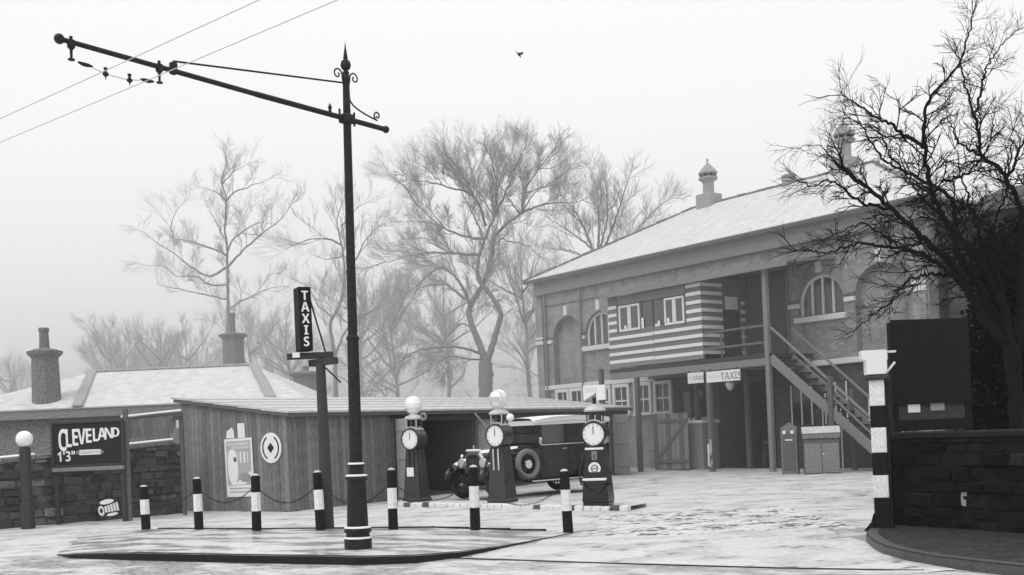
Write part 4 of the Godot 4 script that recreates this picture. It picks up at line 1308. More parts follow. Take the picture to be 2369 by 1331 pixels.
func make_shed() -> void:
	var f := shed_frame()
	var rng := RandomNumberGenerator.new()
	rng.seed = 5
	var t := thing("timber_shed", f, "long boarded garage shed with lean-to roof under thin snow", "shed")
	var L := 16.4
	# boards of the end wall (x = 0), rising to the back
	var z := 0.0
	while z > -4.0:
		var w := rng.randf_range(0.125, 0.165)
		var z1 := maxf(z - w, -4.02)
		var y0 := 2.40 - 0.1375 * z - 0.08
		var y1 := 2.40 - 0.1375 * z1 - 0.08
		var b := MB.new()
		var proud := rng.randf_range(0.0, 0.008)
		b.extrude(Transform3D(Basis(Vector3(0, 0, -1), Vector3.UP, Vector3(1, 0, 0)), Vector3(-0.02 - proud, 0, 0)), PackedVector2Array([Vector2(-z + 0.004, rng.randf_range(-0.02, 0.05)), Vector2(-z1 - 0.004, rng.randf_range(-0.02, 0.05)), Vector2(-z1 - 0.004, y1), Vector2(-z + 0.004, y0)]), 0.024)
		part(t, "board", b, mats["shed_board_%d" % rng.randi_range(0, 4)])
		z = z1
	# boards of the front up to the first doorway
	var x := 0.0
	while x < 3.65:
		var w := rng.randf_range(0.13, 0.17)
		boxpart(t, "board", Vector3(x + w * 0.5, 1.16, rng.randf_range(-0.008, 0.0)), Vector3(w - 0.008, 2.3 + rng.randf_range(-0.04, 0.02), 0.025), mats["shed_board_%d" % rng.randi_range(0, 4)], 0.003)
		x += w
	# backing, back wall, far end
	boxpart(t, "end_lining", Vector3(0.06, 1.2, -2.0), Vector3(0.04, 2.35, 3.9), mats.timber)
	boxpart(t, "front_lining", Vector3(1.85, 1.15, -0.05), Vector3(3.6, 2.25, 0.04), mats.timber)
	boxpart(t, "back_wall", Vector3(L * 0.5, 1.4, -4.0), Vector3(L, 2.85, 0.06), mats.timber)
	boxpart(t, "far_wall", Vector3(L - 0.03, 1.25, -2.0), Vector3(0.06, 2.4, 4.0), mats.timber)
	boxpart(t, "partition", Vector3(7.35, 1.2, -2.0), Vector3(0.08, 2.35, 3.9), mats.timber)
	boxpart(t, "floor", Vector3(L * 0.5, 0.03, -2.0), Vector3(L - 0.1, 0.05, 3.95), mats.earth_floor)
	for px in [3.72, 7.42, 8.45, 11.8, 15.1, 16.32]:
		boxpart(t, "door_post", Vector3(px, 1.17, -0.03), Vector3(0.14, 2.34, 0.12), mats.timber, 0.01)
	boxpart(t, "lintel", Vector3((3.65 + L) * 0.5, 2.24, 0.0), Vector3(L - 3.65, 0.24, 0.08), mats.dark_wood, 0.01)
	boxpart(t, "eave_board", Vector3(L * 0.5, 2.35, 0.16), Vector3(L + 0.2, 0.11, 0.03), mats.timber, 0.005)
	for k in 5:
		boxpart(t, "board", Vector3(15.35 + k * 0.2, 1.1, 0.03), Vector3(0.19, 2.2, 0.02), mats["shed_board_%d" % (k % 4)], 0.003)
	# roof sheets, each lapped over the next
	var n := 5
	for k in n:
		var z0 := 0.2 - 4.4 * k / n
		var z2 := 0.2 - 4.4 * (k + 1) / n - 0.06
		var y0 := 2.42 + 0.132 * (0.2 - z0) + 0.02 
		var y2 := 2.42 + 0.132 * (0.2 - z2)
		var b := MB.new()
		b.extrude(Transform3D(Basis(Vector3(0, 0, -1), Vector3.UP, Vector3(1, 0, 0)), Vector3(-0.15, 0, 0)), PackedVector2Array([Vector2(-z0, y0 - 0.05), Vector2(-z2, y2 - 0.05), Vector2(-z2, y2), Vector2(-z0, y0)]), L + 0.3)
		part(t, "roof_sheet", b, mats.thin_snow)
	# barge board at the end
	var bb := MB.new()
	bb.bar(Vector3(-0.12, 2.36, 0.18), Vector3(-0.12, 2.92, -4.15), 0.025, 0.12, 0.004)
	part(t, "barge_board", bb, mats.timber)
	# open door leaves, ledged and boarded
	for a in [[3.78, 0.05, 108.0, 0.62, 2.12, 0], [8.4, 0.05, 205.0, 0.95, 2.15, 1], [15.15, 0.05, 85.0, 0.62, 2.1, 2]]:
		var d := thing("garage_door", f * Transform3D(Basis(Vector3.UP, deg_to_rad(-a[2] + 0.0)), Vector3(a[0], 0.06, a[1])), ["pale boarded door leaf folded open beside the blank shed boards", "pale boarded door leaf standing open between the two garage bays", "narrow weathered door leaf open at the depot end of the shed"][a[5]], "door", "open leaves of the garage shed")
		var wdt: float = a[3]
		var cnt := int(wdt / 0.13)
		for k in cnt:
			boxpart(d, "board", Vector3(0.05 + wdt * (k + 0.5) / cnt, a[4] * 0.5, 0), Vector3(wdt / cnt - 0.006, a[4], 0.022), mats.pale_board if a[5] < 2 else mats.weathered_timber, 0.003)
		for y in [0.3, 1.1, 1.85]:
			boxpart(d, "ledge", Vector3(0.05 + wdt * 0.5, y, 0.022), Vector3(wdt - 0.06, 0.12, 0.022), mats.pale_board if a[5] < 2 else mats.weathered_timber, 0.003)
			boxpart(d, "ledge", Vector3(0.05 + wdt * 0.5, y, -0.022), Vector3(wdt - 0.06, 0.12, 0.022), mats.pale_board if a[5] < 2 else mats.weathered_timber, 0.003)
	# strut of a raised door
	var sb := MB.new()
	sb.bar(Vector3(7.0, 2.28, 0.3), Vector3(7.5, 1.95, 0.25), 0.03, 0.06, 0.004)
	part(t, "door_stay", sb, mats.pale_board)
	make_posters(f)

func make_posters(f: Transform3D) -> void:
	# local frame of the end wall: x towards the front corner, z out of the wall
	var w := f * Transform3D(Basis(Vector3(0, 0, 1), Vector3.UP, Vector3(-1, 0, 0)), Vector3(-0.034, 0, 0))
	var im := Image.create(128, 196, false, Image.FORMAT_L8)
	im.fill(grey(0.8))
	im.fill_rect(Rect2i(7, 8, 114, 150), grey(0.42))
	var rng := RandomNumberGenerator.new()
	rng.seed = 8
	for k in 11:
		im.fill_rect(Rect2i(12 + k * 9, 13 + (k % 2), 6, 9), grey(0.7))
	for k in 9:
		im.fill_rect(Rect2i(34 + k * 9, 26, 6, 8), grey(0.66))
	for y in range(36, 156):
		for x in range(8, 120):
			var a := Vector2((x - 34) / 24.0, (y - 96) / 62.0).length()
			var b := Vector2((x - 34) / 30.0, (y - 60) / 26.0).length()
			var c := absf((y - 128) - (110 - x) * 0.55)
			if b < 1.0:
				im.set_pixel(x, y, grey(0.58))
			if a < 1.0:
				im.set_pixel(x, y, grey(0.85))
			if c < 14.0 and x > 44:
				im.set_pixel(x, y, grey(0.8))
			if Vector2((x - 90) / 26.0, (y - 132) / 16.0).length() < 1.0:
				im.set_pixel(x, y, grey(0.3))
			if Vector2((x - 46) / 8.0, (y - 70) / 9.0).length() < 1.0:
				im.set_pixel(x, y, grey(0.12))
			if x > 68 and x < 108 and y > 44 and y < 82 and (x - 68) % 18 < 9:
				im.set_pixel(x, y, grey(0.76))
	for y in [166, 178]:
		im.fill_rect(Rect2i(16, y, 96, 5), grey(0.4))
	var pm := StandardMaterial3D.new()
	pm.resource_name = "poster_print"
	pm.albedo_texture = ImageTexture.create_from_image(im)
	pm.roughness = 0.7
	var p := thing("poster", w * Transform3D(Basis(Vector3(0, 0, 1), 0.02), Vector3(-1.75, 1.11, 0.012)), "tall pasted pictorial poster with white border on the shed boards", "poster")
	boxpart(p, "sheet", Vector3.ZERO, Vector3(1.04, 1.46, 0.008), mats.paper)
	var q := QuadMesh.new()
	q.size = Vector2(1.03, 1.45)
	shape(p, "print", q, pm, Transform3D(Basis(), Vector3(0, 0, 0.0055)))
	var b := MB.new()
	b.extrude(Transform3D(), PackedVector2Array([Vector2(-0.16, 0), Vector2(0.16, 0), Vector2(0.14, 0.2), Vector2(0.06, 0.27), Vector2(-0.12, 0.18)]), 0.006)
	one("paper_bill", b, mats.paper, "torn scrap of white paper bill above the tall poster", "bill", "", w * Transform3D(Basis(), Vector3(-2.05, 1.85, 0.006)))
	var b2 := MB.new()
	b2.extrude(Transform3D(), PackedVector2Array([Vector2(-0.13, 0), Vector2(0.14, 0), Vector2(0.13, 0.36), Vector2(-0.13, 0.37)]), 0.006)
	one("paper_bill", b2, mats.paper, "upright oblong white paper bill above the tall poster", "bill", "", w * Transform3D(Basis(), Vector3(-1.63, 1.85, 0.006)))
	# round enamel sign with a diamond
	var r := thing("round_sign", w * Transform3D(Basis(), Vector3(-0.56, 1.57, 0.012)), "round white enamel sign with dark ring and diamond on the shed", "sign")
	var up := Basis(Vector3(1, 0, 0), PI / 2)
	var disc := MB.new()
	disc.lathe(Transform3D(up, Vector3.ZERO), [Vector2(0, -0.008), Vector2(0.37, -0.008), Vector2(0.375, 0.0), Vector2(0.37, 0.008), Vector2(0, 0.008)], 36)
	part(r, "plate", disc, mats.white_enamel)
	for s in [-1.0, 1.0]:
		var ring := MB.new()
		var poly := PackedVector2Array()
		for k in 15:
			var a := deg_to_rad(-62 + 124.0 * k / 14)
			poly.append(Vector2(s * cos(a) * 0.30, sin(a) * 0.31))
		for k in 15:
			var a := deg_to_rad(62 - 124.0 * k / 14)
			poly.append(Vector2(s * cos(a) * 0.255, sin(a) * 0.27))
		ring.extrude(Transform3D(Basis(), Vector3(0, 0, 0.009)), poly, 0.003)
		part(r, "ring", ring, mats.sign_grey)
	var dia := MB.new()
	dia.extrude(Transform3D(Basis(), Vector3(0, 0, 0.009)), PackedVector2Array([Vector2(0, -0.13), Vector2(0.12, 0), Vector2(0, 0.13), Vector2(-0.12, 0)]), 0.003)
	part(r, "diamond", dia, mats.sign_grey)

# ------------------------------------------------------------------ rubble walls and what stands by them

# stones of a wall in its own frame: x along, z out; top(x) gives its height
func stone_wall(t: Node3D, L: float, top: Callable, family: String, seed_: int, course: float, wmin: float, wmax: float) -> void:
	var rng := RandomNumberGenerator.new()
	rng.seed = seed_
	var variants := []
	for k in 6:
		var b := MB.new()
		var h := Vector3(0.5, 0.5, 0.5)
		b.bx(Vector3.ZERO, Vector3(1, 1, 1), 0.12)
		var dent := []
		for j in 8:
			dent.append(Vector3(rng.randf_range(-0.05, 0.05), rng.randf_range(-0.07, 0.07), rng.randf_range(-0.2, 0.05)))
		for i in b.v.size():
			var p := b.v[i]
			var c := (1 if p.x > 0 else 0) + (2 if p.y > 0 else 0) + (4 if p.z > 0 else 0)
			b.v[i] = p + dent[c]
		for i in range(0, b.v.size(), 3):
			var m := -(b.v[i + 1] - b.v[i]).cross(b.v[i + 2] - b.v[i]).normalized()
			b.n[i] = m
			b.n[i + 1] = m
			b.n[i + 2] = m
		variants.append(b.mesh())
	var y := 0.0
	while y < 2.2:
		var h := course * rng.randf_range(0.75, 1.25)
		var x := rng.randf_range(-0.2, 0.0)
		while x < L:
			var w := rng.randf_range(wmin, wmax)
			var x0 := maxf(x, 0.0)
			var x1 := minf(x + w, L)
			var tp: float = top.call((x0 + x1) * 0.5)
			var hh := minf(h, tp - y)
			if x1 - x0 > 0.08 and hh > 0.05:
				var o := MeshInstance3D.new()
				o.name = "stone"
				o.mesh = variants[rng.randi_range(0, 5)]
				o.set_surface_override_material(0, mats["%s_%d" % [family, mini(4, int(abs(rng.randfn(1.3, 1.2))))]])
				o.transform = Transform3D(Basis.from_scale(Vector3((x1 - x0) - 0.02, (hh - 0.015) * rng.randf_range(0.82, 1.12), 0.2)).rotated(Vector3(0, 0, 1), rng.randf_range(-0.05, 0.05)), Vector3((x0 + x1) * 0.5, y + hh * rng.randf_range(0.45, 0.55), rng.randf_range(-0.035, 0.02)))
				t.add_child(o, true)
			x += w
		y += h

func make_walls() -> void:
	var a := Vector3(-13.2, 0, -23.1)
	var e := Vector3(-8.35, 0, -27.3)
	var L := a.distance_to(e)
	var f := frame_at(a, e - a)
	var t := thing("rubble_wall", f, "coursed rubble stone wall with snow-topped coping beside the timber shed", "wall")
	var top := func(x: float) -> float: return 1.36 + 0.065 * x
	var core := MB.new()
	core.extrude(Transform3D(Basis(), Vector3(0, 0, -0.3)), PackedVector2Array([Vector2(0, -0.1), Vector2(L, -0.1), Vector2(L, top.call(L) - 0.02), Vector2(0, top.call(0) - 0.02)]), 0.345)
	part(t, "core", core, mats.mortar)
	stone_wall(t, L, top, "wall_stone", 31, 0.17, 0.16, 0.46)
	var n := 9
	for k in n:
		var x0 := L * k / n + 0.004
		var x1 := L * (k + 1) / n - 0.004
		var c := MB.new()
		c.bar(Vector3(x0, top.call(x0) + 0.05, -0.14), Vector3(x1, top.call(x1) + 0.05, -0.14), 0.46, 0.1, 0.015)
		var cs := part(t, "coping_stone", c, mats.grey_stone)
		if k == 4 or k == 5:
			continue
		var s := MB.new()
		s.bar(Vector3(x0 - 0.003, top.call(x0) + 0.125, -0.14), Vector3(x1 + 0.003, top.call(x1) + 0.125, -0.14), 0.42, 0.06, 0.028)
		part(cs, "snow", s, mats.snow)
	# fuel sign on two posts in front of the wall
	var g := thing("fuel_sign", frame_at(Vector3(-9.8, 0, -24.95), Vector3(0.985, 0, 0.02)), "large dark board lettered CLEVELAND in white, on two posts before the wall", "sign")
	boxpart(g, "board", Vector3(0, 1.86, 0), Vector3(1.6, 0.94, 0.04), mats.sign_grey, 0.008)
	var fr := MB.new()
	for s in [-1.0, 1.0]:
		fr.bx(Vector3(s * 0.82, 1.86, 0.01), Vector3(0.06, 1.06, 0.07), 0.01)
	for y in [1.36, 2.36]:
		fr.bx(Vector3(0, y, 0.01), Vector3(1.58, 0.06, 0.07), 0.01)
	part(g, "frame", fr, mats.dark_wood)
	boxpart(g, "ledge", Vector3(0, 1.28, 0.03), Vector3(1.66, 0.09, 0.1), mats.weathered_timber, 0.01)
	for s in [-1.0, 1.0]:
		boxpart(g, "post", Vector3(s * 0.78, 0.62, -0.04), Vector3(0.1, 1.3, 0.1), mats.dark_wood, 0.01)
	boxpart(g, "tall_post", Vector3(0.86, 1.28, -0.1), Vector3(0.1, 2.7, 0.1), mats.timber, 0.01)
	var word := "CLEVELAND"
	for k in 9:
		var x := -0.60 + k * 0.158 + (0.02 if k == 0 else 0.0)
		var hgt := 0.44 - 0.028 * k if k > 0 else 0.50
		var ty := 2.20
		text(g, word[k], 0.34, 0.012, mats.white_enamel, Transform3D(Basis.from_scale(Vector3(0.66 if k > 0 else 0.72, hgt / 0.34, 1)), Vector3(x, ty - hgt * 0.5, 0.026)))
	text(g, "1'3\"", 0.21, 0.012, mats.white_enamel, Transform3D(Basis.from_scale(Vector3(0.8, 1.1, 1)), Vector3(-0.5, 1.58, 0.026)))
	boxpart(g, "price_strip", Vector3(0.05, 1.66, 0.024), Vector3(0.5, 0.12, 0.012), mats.white_enamel, 0.004)
	text(g, "GUARANTEED", 0.07, 0.004, M("strip_ink", 0.4, 0.5), Transform3D(Basis(), Vector3(0.05, 1.66, 0.032)))
	# snow-topped rail from the sign to the shed
	var rl := thing("timber_rail", Transform3D(), "snow-topped timber rail between the dark fuel sign and the shed", "rail")
	var b1 := MB.new()
	b1.bar(Vector3(-9.1, 2.36, -25.2), Vector3(-8.1, 2.5, -26.6), 0.06, 0.12, 0.01)
	part(rl, "board", b1, mats.timber)
	var b2 := MB.new()
	b2.bar(Vector3(-9.1, 2.45, -25.2), Vector3(-8.12, 2.59, -26.58), 0.09, 0.06, 0.025)
	part(rl, "snow", b2, mats.snow)
	for k in 7:
		var p0 := Vector3(-9.08, 0, -25.24).lerp(Vector3(-8.14, 0, -25.96), (k + 0.5) / 7)
		var fb := MB.new()
		fb.box(frame_at(p0 + Vector3(0, 2.16 + 0.012 * k, 0), Vector3(0.79, 0, -0.61)), Vector3(0.165, 0.42, 0.02), 0.003)
		part(rl, "fence_board", fb, mats["shed_board_%d" % (k % 3)])
	boxpart(rl, "post", Vector3(-8.14, 1.24, -26.62), Vector3(0.09, 2.5, 0.09), mats.timber, 0.01)
	# small shaped emblem sign at the foot of the wall
	var em := thing("emblem_sign", frame_at(Vector3(-9.4, 0.14, -25.1), Vector3(0.96, 0, -0.1)) * Transform3D(Basis(Vector3(0, 0, 1), 0.16), Vector3.ZERO), "small white tyre-shaped emblem plate propped at the foot of the wall", "sign")
	var ov := func(cx: float, cy: float, rx: float, ry: float, n2: int) -> PackedVector2Array:
		var o := PackedVector2Array()
		for k in n2:
			o.append(Vector2(cx + rx * cos(TAU * k / n2), cy + ry * sin(TAU * k / n2)))
		return o
	boxpart(em, "backing", Vector3(0, 0.19, -0.01), Vector3(0.46, 0.38, 0.012), mats.dark_wood, 0.004)
	for s in [[-0.02, 0.36, 0.16, 0.055], [0.05, 0.05, 0.13, 0.035]]:
		var b := MB.new()
		b.extrude(Transform3D(Basis(), Vector3(0, 0, 0)), ov.call(s[0], s[1], s[2], s[3], 20), 0.012)
		part(em, "tread_band", b, mats.white_enamel)
	var O := MB.new()
	O.torus(Transform3D(Basis.from_scale(Vector3(0.75, 1.25, 0.3)), Vector3(-0.18, 0.17, 0.004)), 0.07, 0.028, 20, 8)
	part(em, "initial", O, mats.white_enamel)
	for k in 5:
		boxpart(em, "letter", Vector3(-0.07 + k * 0.066, 0.19 + 0.004 * k, 0.004), Vector3(0.05, 0.15 + 0.012 * k, 0.012), mats.white_enamel, 0.005)
	# old enamel plate by the shed corner
	var op := MB.new()
	op.extrude(Transform3D(), PackedVector2Array([Vector2(-0.16, 0), Vector2(0, -0.24), Vector2(0.14, -0.22), Vector2(0.15, 0.12), Vector2(0.02, 0.3), Vector2(-0.06, 0.12)]), 0.012)
	var opl := thing("enamel_plate", frame_at(Vector3(-8.3, 2.0, -26.75), Vector3(0.9, 0, -0.3)), "chipped grey enamel plate hanging on the rail post by the shed corner", "plate")
	part(opl, "plate", op, M("chipped", 0.28, 0.5))
	boxpart(opl, "white_tab", Vector3(0.04, 0.26, 0.008), Vector3(0.09, 0.2, 0.012), mats.white_enamel, 0.003)
	# lamp standard with a white globe
	var lp := thing("globe_lamp_post", Transform3D(Basis(), Vector3(-10.9, 0, -24.15)), "dark wooden post topped by a round white glass globe", "lamp post")
	boxpart(lp, "post", Vector3(0, 0.92, 0), Vector3(0.2, 1.86, 0.2), mats.dark_wood, 0.03)
	boxpart(lp, "foot", Vector3(0, 0.3, 0), Vector3(0.25, 0.6, 0.25), mats.dark_wood, 0.03)
	var gb := MB.new()
	gb.ball(Vector3(0, 2.02, 0), 0.185, 20)
	part(lp, "globe", gb, mats.milk_glass)
	# wall by the gate
	var a2 := Vector3(5.5, 0.1, -15.7)
	var e2 := Vector3(8.4, 0.1, -10.6)
	var L2 := a2.distance_to(e2)
	var t2 := thing("gateside_wall", frame_at(a2, e2 - a2), "dark wet stone boundary wall running from the striped gate post", "wall")
	boxpart(t2, "core", Vector3(L2 * 0.5, 0.62, -0.12), Vector3(L2, 1.3, 0.36), mats.dark_stone_2)
	stone_wall(t2, L2, func(_x): return 1.25, "dark_stone", 47, 0.17, 0.26, 0.5)
	for k in 7:
		boxpart(t2, "coping_stone", Vector3(L2 * (k + 0.5) / 7, 1.3, -0.12), Vector3(L2 / 7 - 0.008, 0.1, 0.42), mats.wet_granite, 0.02)
	make_gate_side(a2, e2)

func make_gate_side(a2: Vector3, e2: Vector3) -> void:
	var p := thing("gate_post", Transform3D(Basis(Vector3.UP, deg_to_rad(-24)), Vector3(5.2, 0.1, -15.3)), "square timber gate post painted in black and white bands", "post")
	var y := 0.0
	for k in 6:
		var h: float = [0.447, 0.318, 0.318, 0.355, 0.306, 0.367][k]
		boxpart(p, "band", Vector3(0, y + h * 0.5, 0), Vector3(0.21, h, 0.21), mats.white_paint if k % 2 == 1 else mats.black_paint, 0.008)
		y += h
	boxpart(p, "cap", Vector3(0, y + 0.03, 0), Vector3(0.31, 0.06, 0.31), mats.dark_wood, 0.012)
	boxpart(p, "shaded_side", Vector3(0.125, 1.05, 0), Vector3(0.04, 2.1, 0.23), mats.black_paint)  # added black sheet painting the shade on this side of the post
	var ft := MB.new()
	ft.extrude(Transform3D(Basis(), Vector3(0, -0.02, -0.12)), PackedVector2Array([Vector2(-0.26, 0), Vector2(-0.12, 0), Vector2(-0.12, 0.24), Vector2(-0.15, 0.13)]), 0.24)
	part(p, "spur_stone", ft, mats.black_paint)
	# illuminated-style box sign standing on the post
	var s := thing("box_sign", Transform3D(Basis(Vector3.UP, deg_to_rad(-8)), Vector3(5.2, 2.29, -15.3)), "white wedge-fronted box sign standing on the striped gate post", "sign")
	var b := MB.new()
	b.extrude(Transform3D(Basis(), Vector3(0, 0, -0.1)), PackedVector2Array([Vector2(-0.16, 0.0), Vector2(0.1, 0.0), Vector2(0.12, 0.05), Vector2(0.12, 0.34), Vector2(-0.22, 0.34), Vector2(-0.22, 0.22), Vector2(-0.16, 0.2)]), 0.22)
	part(s, "box", b, mats.white_enamel)
	boxpart(s, "bracket", Vector3(0, 0.0, 0), Vector3(0.2, 0.03, 0.18), mats.iron)
	var br := MB.new()
	br.bar(Vector3(0.12, 0.02, 0.06), Vector3(0.24, 0.16, 0.06), 0.02, 0.03)
	br.bar(Vector3(0.1, 0.31, 0.06), Vector3(0.26, 0.31, 0.06), 0.02, 0.03)
	part(s, "stay", br, mats.white_paint)
	# hoarding
	var hd := thing("hoarding", Transform3D(Basis(Vector3.UP, deg_to_rad(8)), Vector3(6.22, 0.02, -15.95)), "tall blackened hoarding board on posts behind the dark wall", "hoarding")
	for k in 7:
		boxpart(hd, "board", Vector3(-0.6 + 1.22 * (k + 0.5) / 7, 2.46, 0), Vector3(1.22 / 7 - 0.002, 1.24, 0.03), mats.black_paint, 0.002)
	for x in [-0.56, 0.58]:
		boxpart(hd, "post", Vector3(x, 1.5, -0.07), Vector3(0.1, 3.1, 0.1), mats.black_paint, 0.01)
	boxpart(hd, "rail", Vector3(0, 1.52, 0.0), Vector3(1.24, 0.16, 0.04), mats.black_paint)
	boxpart(hd, "lower_panel", Vector3(0.0, 1.72, -0.04), Vector3(1.1, 0.3, 0.02), mats.dark_wood)
	boxpart(hd, "paper_scrap", Vector3(-0.28, 1.77, -0.02), Vector3(0.19, 0.12, 0.006), mats.paper)
	boxpart(hd, "paper_scrap", Vector3(0.09, 1.78, -0.02), Vector3(0.22, 0.11, 0.006), M("grubby_paper", 0.3, 0.8))
	# scrap of white paper on the wall
	var dir := (e2 - a2).normalized()
	var q := MB.new()
	q.extrude(Transform3D(), PackedVector2Array([Vector2(-0.06, -0.1), Vector2(0.03, -0.12), Vector2(0.06, 0.08), Vector2(-0.02, 0.11)]), 0.008)
	one("paper_scrap", q, mats.grubby_paper, "pale torn paper scrap stuck on the dark gateside wall", "paper", "", frame_at(a2 + dir * 1.35 + Vector3(-0.11, 0.45, -0.06), dir))

# ------------------------------------------------------------------ trees

func make_trees() -> void:
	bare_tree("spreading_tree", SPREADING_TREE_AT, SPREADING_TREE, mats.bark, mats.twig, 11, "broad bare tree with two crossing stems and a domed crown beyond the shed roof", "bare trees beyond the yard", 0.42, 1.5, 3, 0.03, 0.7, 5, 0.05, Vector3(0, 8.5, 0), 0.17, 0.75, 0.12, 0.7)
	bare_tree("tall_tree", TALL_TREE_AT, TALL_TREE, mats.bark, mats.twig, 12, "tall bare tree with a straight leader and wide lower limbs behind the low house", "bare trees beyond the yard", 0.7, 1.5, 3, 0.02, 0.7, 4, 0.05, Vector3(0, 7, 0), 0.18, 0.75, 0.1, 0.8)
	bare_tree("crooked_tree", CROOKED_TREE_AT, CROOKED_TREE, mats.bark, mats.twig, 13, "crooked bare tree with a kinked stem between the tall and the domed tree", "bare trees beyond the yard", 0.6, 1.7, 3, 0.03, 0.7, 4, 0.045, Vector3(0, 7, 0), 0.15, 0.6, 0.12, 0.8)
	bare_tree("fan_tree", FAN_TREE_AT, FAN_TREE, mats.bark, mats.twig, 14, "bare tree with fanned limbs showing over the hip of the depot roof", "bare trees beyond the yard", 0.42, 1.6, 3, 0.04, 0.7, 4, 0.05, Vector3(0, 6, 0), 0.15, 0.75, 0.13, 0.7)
	bare_tree("thorn_tree", THORN_TREE_AT, THORN_TREE, mats.wet_bark, mats.wet_twig, 15, "black gnarled thorn tree leaning over the gateside wall and hoarding", "", 0.14, 0.55, 2, 0.02, 0.46, 4, 0.03, Vector3(0, -1000, 0), 0.24, 0.8, 0.0, 0.8)
	# wood in the mist: three kinds of free-grown tree, copied
	var protos := []
	for k in 3:
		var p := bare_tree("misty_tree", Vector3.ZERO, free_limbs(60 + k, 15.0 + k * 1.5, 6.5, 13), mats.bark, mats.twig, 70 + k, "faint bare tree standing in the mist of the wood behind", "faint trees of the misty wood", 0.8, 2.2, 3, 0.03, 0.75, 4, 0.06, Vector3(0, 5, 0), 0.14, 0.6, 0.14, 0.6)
		protos.append(p)
	var spots := [[-37.0, -80.0, 0.62], [-31.0, -84.0, 0.75], [-25.0, -76.0, 0.6], [-20.5, -86.0, 0.85], [-16.0, -78.0, 0.72], [-12.5, -90.0, 0.9], [-8.5, -80.0, 0.95], [-5.0, -88.0, 1.0], [1.5, -74.0, 0.85], [4.5, -86.0, 1.0], [9.0, -82.0, 1.05], [14.0, -88.0, 1.0], [-34.0, -95.0, 0.85], [-27.5, -92.0, 0.8]]
	for i in spots.size():
		var o: Node3D = protos[i % 3]
		if i > 2:
			o = o.duplicate()
			o.name = numbered("misty_tree")
			add_child(o)
		o.transform = Transform3D(Basis(Vector3.UP, i * 1.7).scaled(Vector3.ONE * spots[i][2]), Vector3(spots[i][0], 0, spots[i][1]))
	# undergrowth of the wood: one mass of brush
	var b := MB.new()
	var rng := RandomNumberGenerator.new()
	rng.seed = 99
	for k in 800:
		var x := rng.randf_range(-46, 16)
		var z := rng.randf_range(-92, -66)
		grow(b, rng, Vector3(x, -0.1, z), wander(rng, Vector3.UP, 0.5), rng.randf_range(1.5, 4.2), 0.03, 2, Vector3(0, 0.02, 0), 3, 0.3)
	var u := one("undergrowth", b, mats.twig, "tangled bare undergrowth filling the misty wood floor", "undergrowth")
	u.set_meta("kind", "stuff")
	# dark evergreen behind the gateside wall: stems and many small leaves
	var ev := thing("holly_tree", Transform3D(Basis(), Vector3(10.9, 0, -21.5)), "dense black evergreen crowding the corner behind the thorn tree", "tree")
	var tr := MB.new()
	tr.tube([Vector3(0, -0.1, 0), Vector3(0.1, 2.0, 0.1), Vector3(-0.1, 4.4, 0)], [0.2, 0.15, 0.05], 7)
	part(ev, "trunk", tr, mats.wet_bark)
	var lv := MB.new()
	for k in 50000:
		var a := rng.randf() * TAU
		var h := rng.randf()
		var rr := (0.55 + 0.5 * sin(h * PI * 0.85 + 0.35)) * sqrt(rng.randf()) * 1.75
		rr *= 1.0 + 0.22 * sin(a * 3.0 + h * 9.0) + 0.12 * sin(a * 7.0 - h * 17.0)
		var p := Vector3(cos(a) * rr * 1.1, 0.3 + h * 5.0 * (1.0 - 0.1 * cos(a * 2.0)), sin(a) * rr)
		var d := wander(rng, Vector3(cos(a), 0.2, sin(a)), 0.8)
		var s := wander(rng, Vector3.UP, 1.0).cross(d).normalized() * rng.randf_range(0.032, 0.06)
		var l := d * rng.randf_range(0.09, 0.16)
		var m := s.cross(l).normalized()
		lv.tri(p - l * 0.5, p + s, p + l * 0.5, m, m, m)
		lv.tri(p - l * 0.5, p + l * 0.5, p - s, m, m, m)
	part(ev, "foliage", lv, mats.ivy_leaf)
	# banks of mist lying in the wood
	for a in [[Vector3(-22, 4.6, -57), Vector3(80, 12, 54), 0.0095], [Vector3(-22, 3, -78), Vector3(76, 9, 36), 0.012]]:
		var fg := FogVolume.new()
		fg.name = numbered("mist_bank")
		fg.shape = RenderingServer.FOG_VOLUME_SHAPE_BOX
		fg.size = a[1]
		fg.position = a[0]
		var fm := FogMaterial.new()
		fm.density = a[2]
		fm.albedo = Color(0.98, 0.98, 0.98)
		fg.material = fm
		fg.set_meta("kind", "stuff")
		fg.set_meta("label", "bank of pale winter mist lying in the wood")
		fg.set_meta("category", "mist")
		add_child(fg)

# ------------------------------------------------------------------ overhead-line pole

func spiral(c: Vector3, r0: float, r1: float, a0: float, a1: float, n: int, x: Vector3, y: Vector3) -> Array:
	var out := []
	for k in n + 1:
		var f := float(k) / n
		var a := lerpf(a0, a1, f)
		var r := lerpf(r0, r1, f)
		out.append(c + x * cos(a) * r + y * sin(a) * r)
	return out

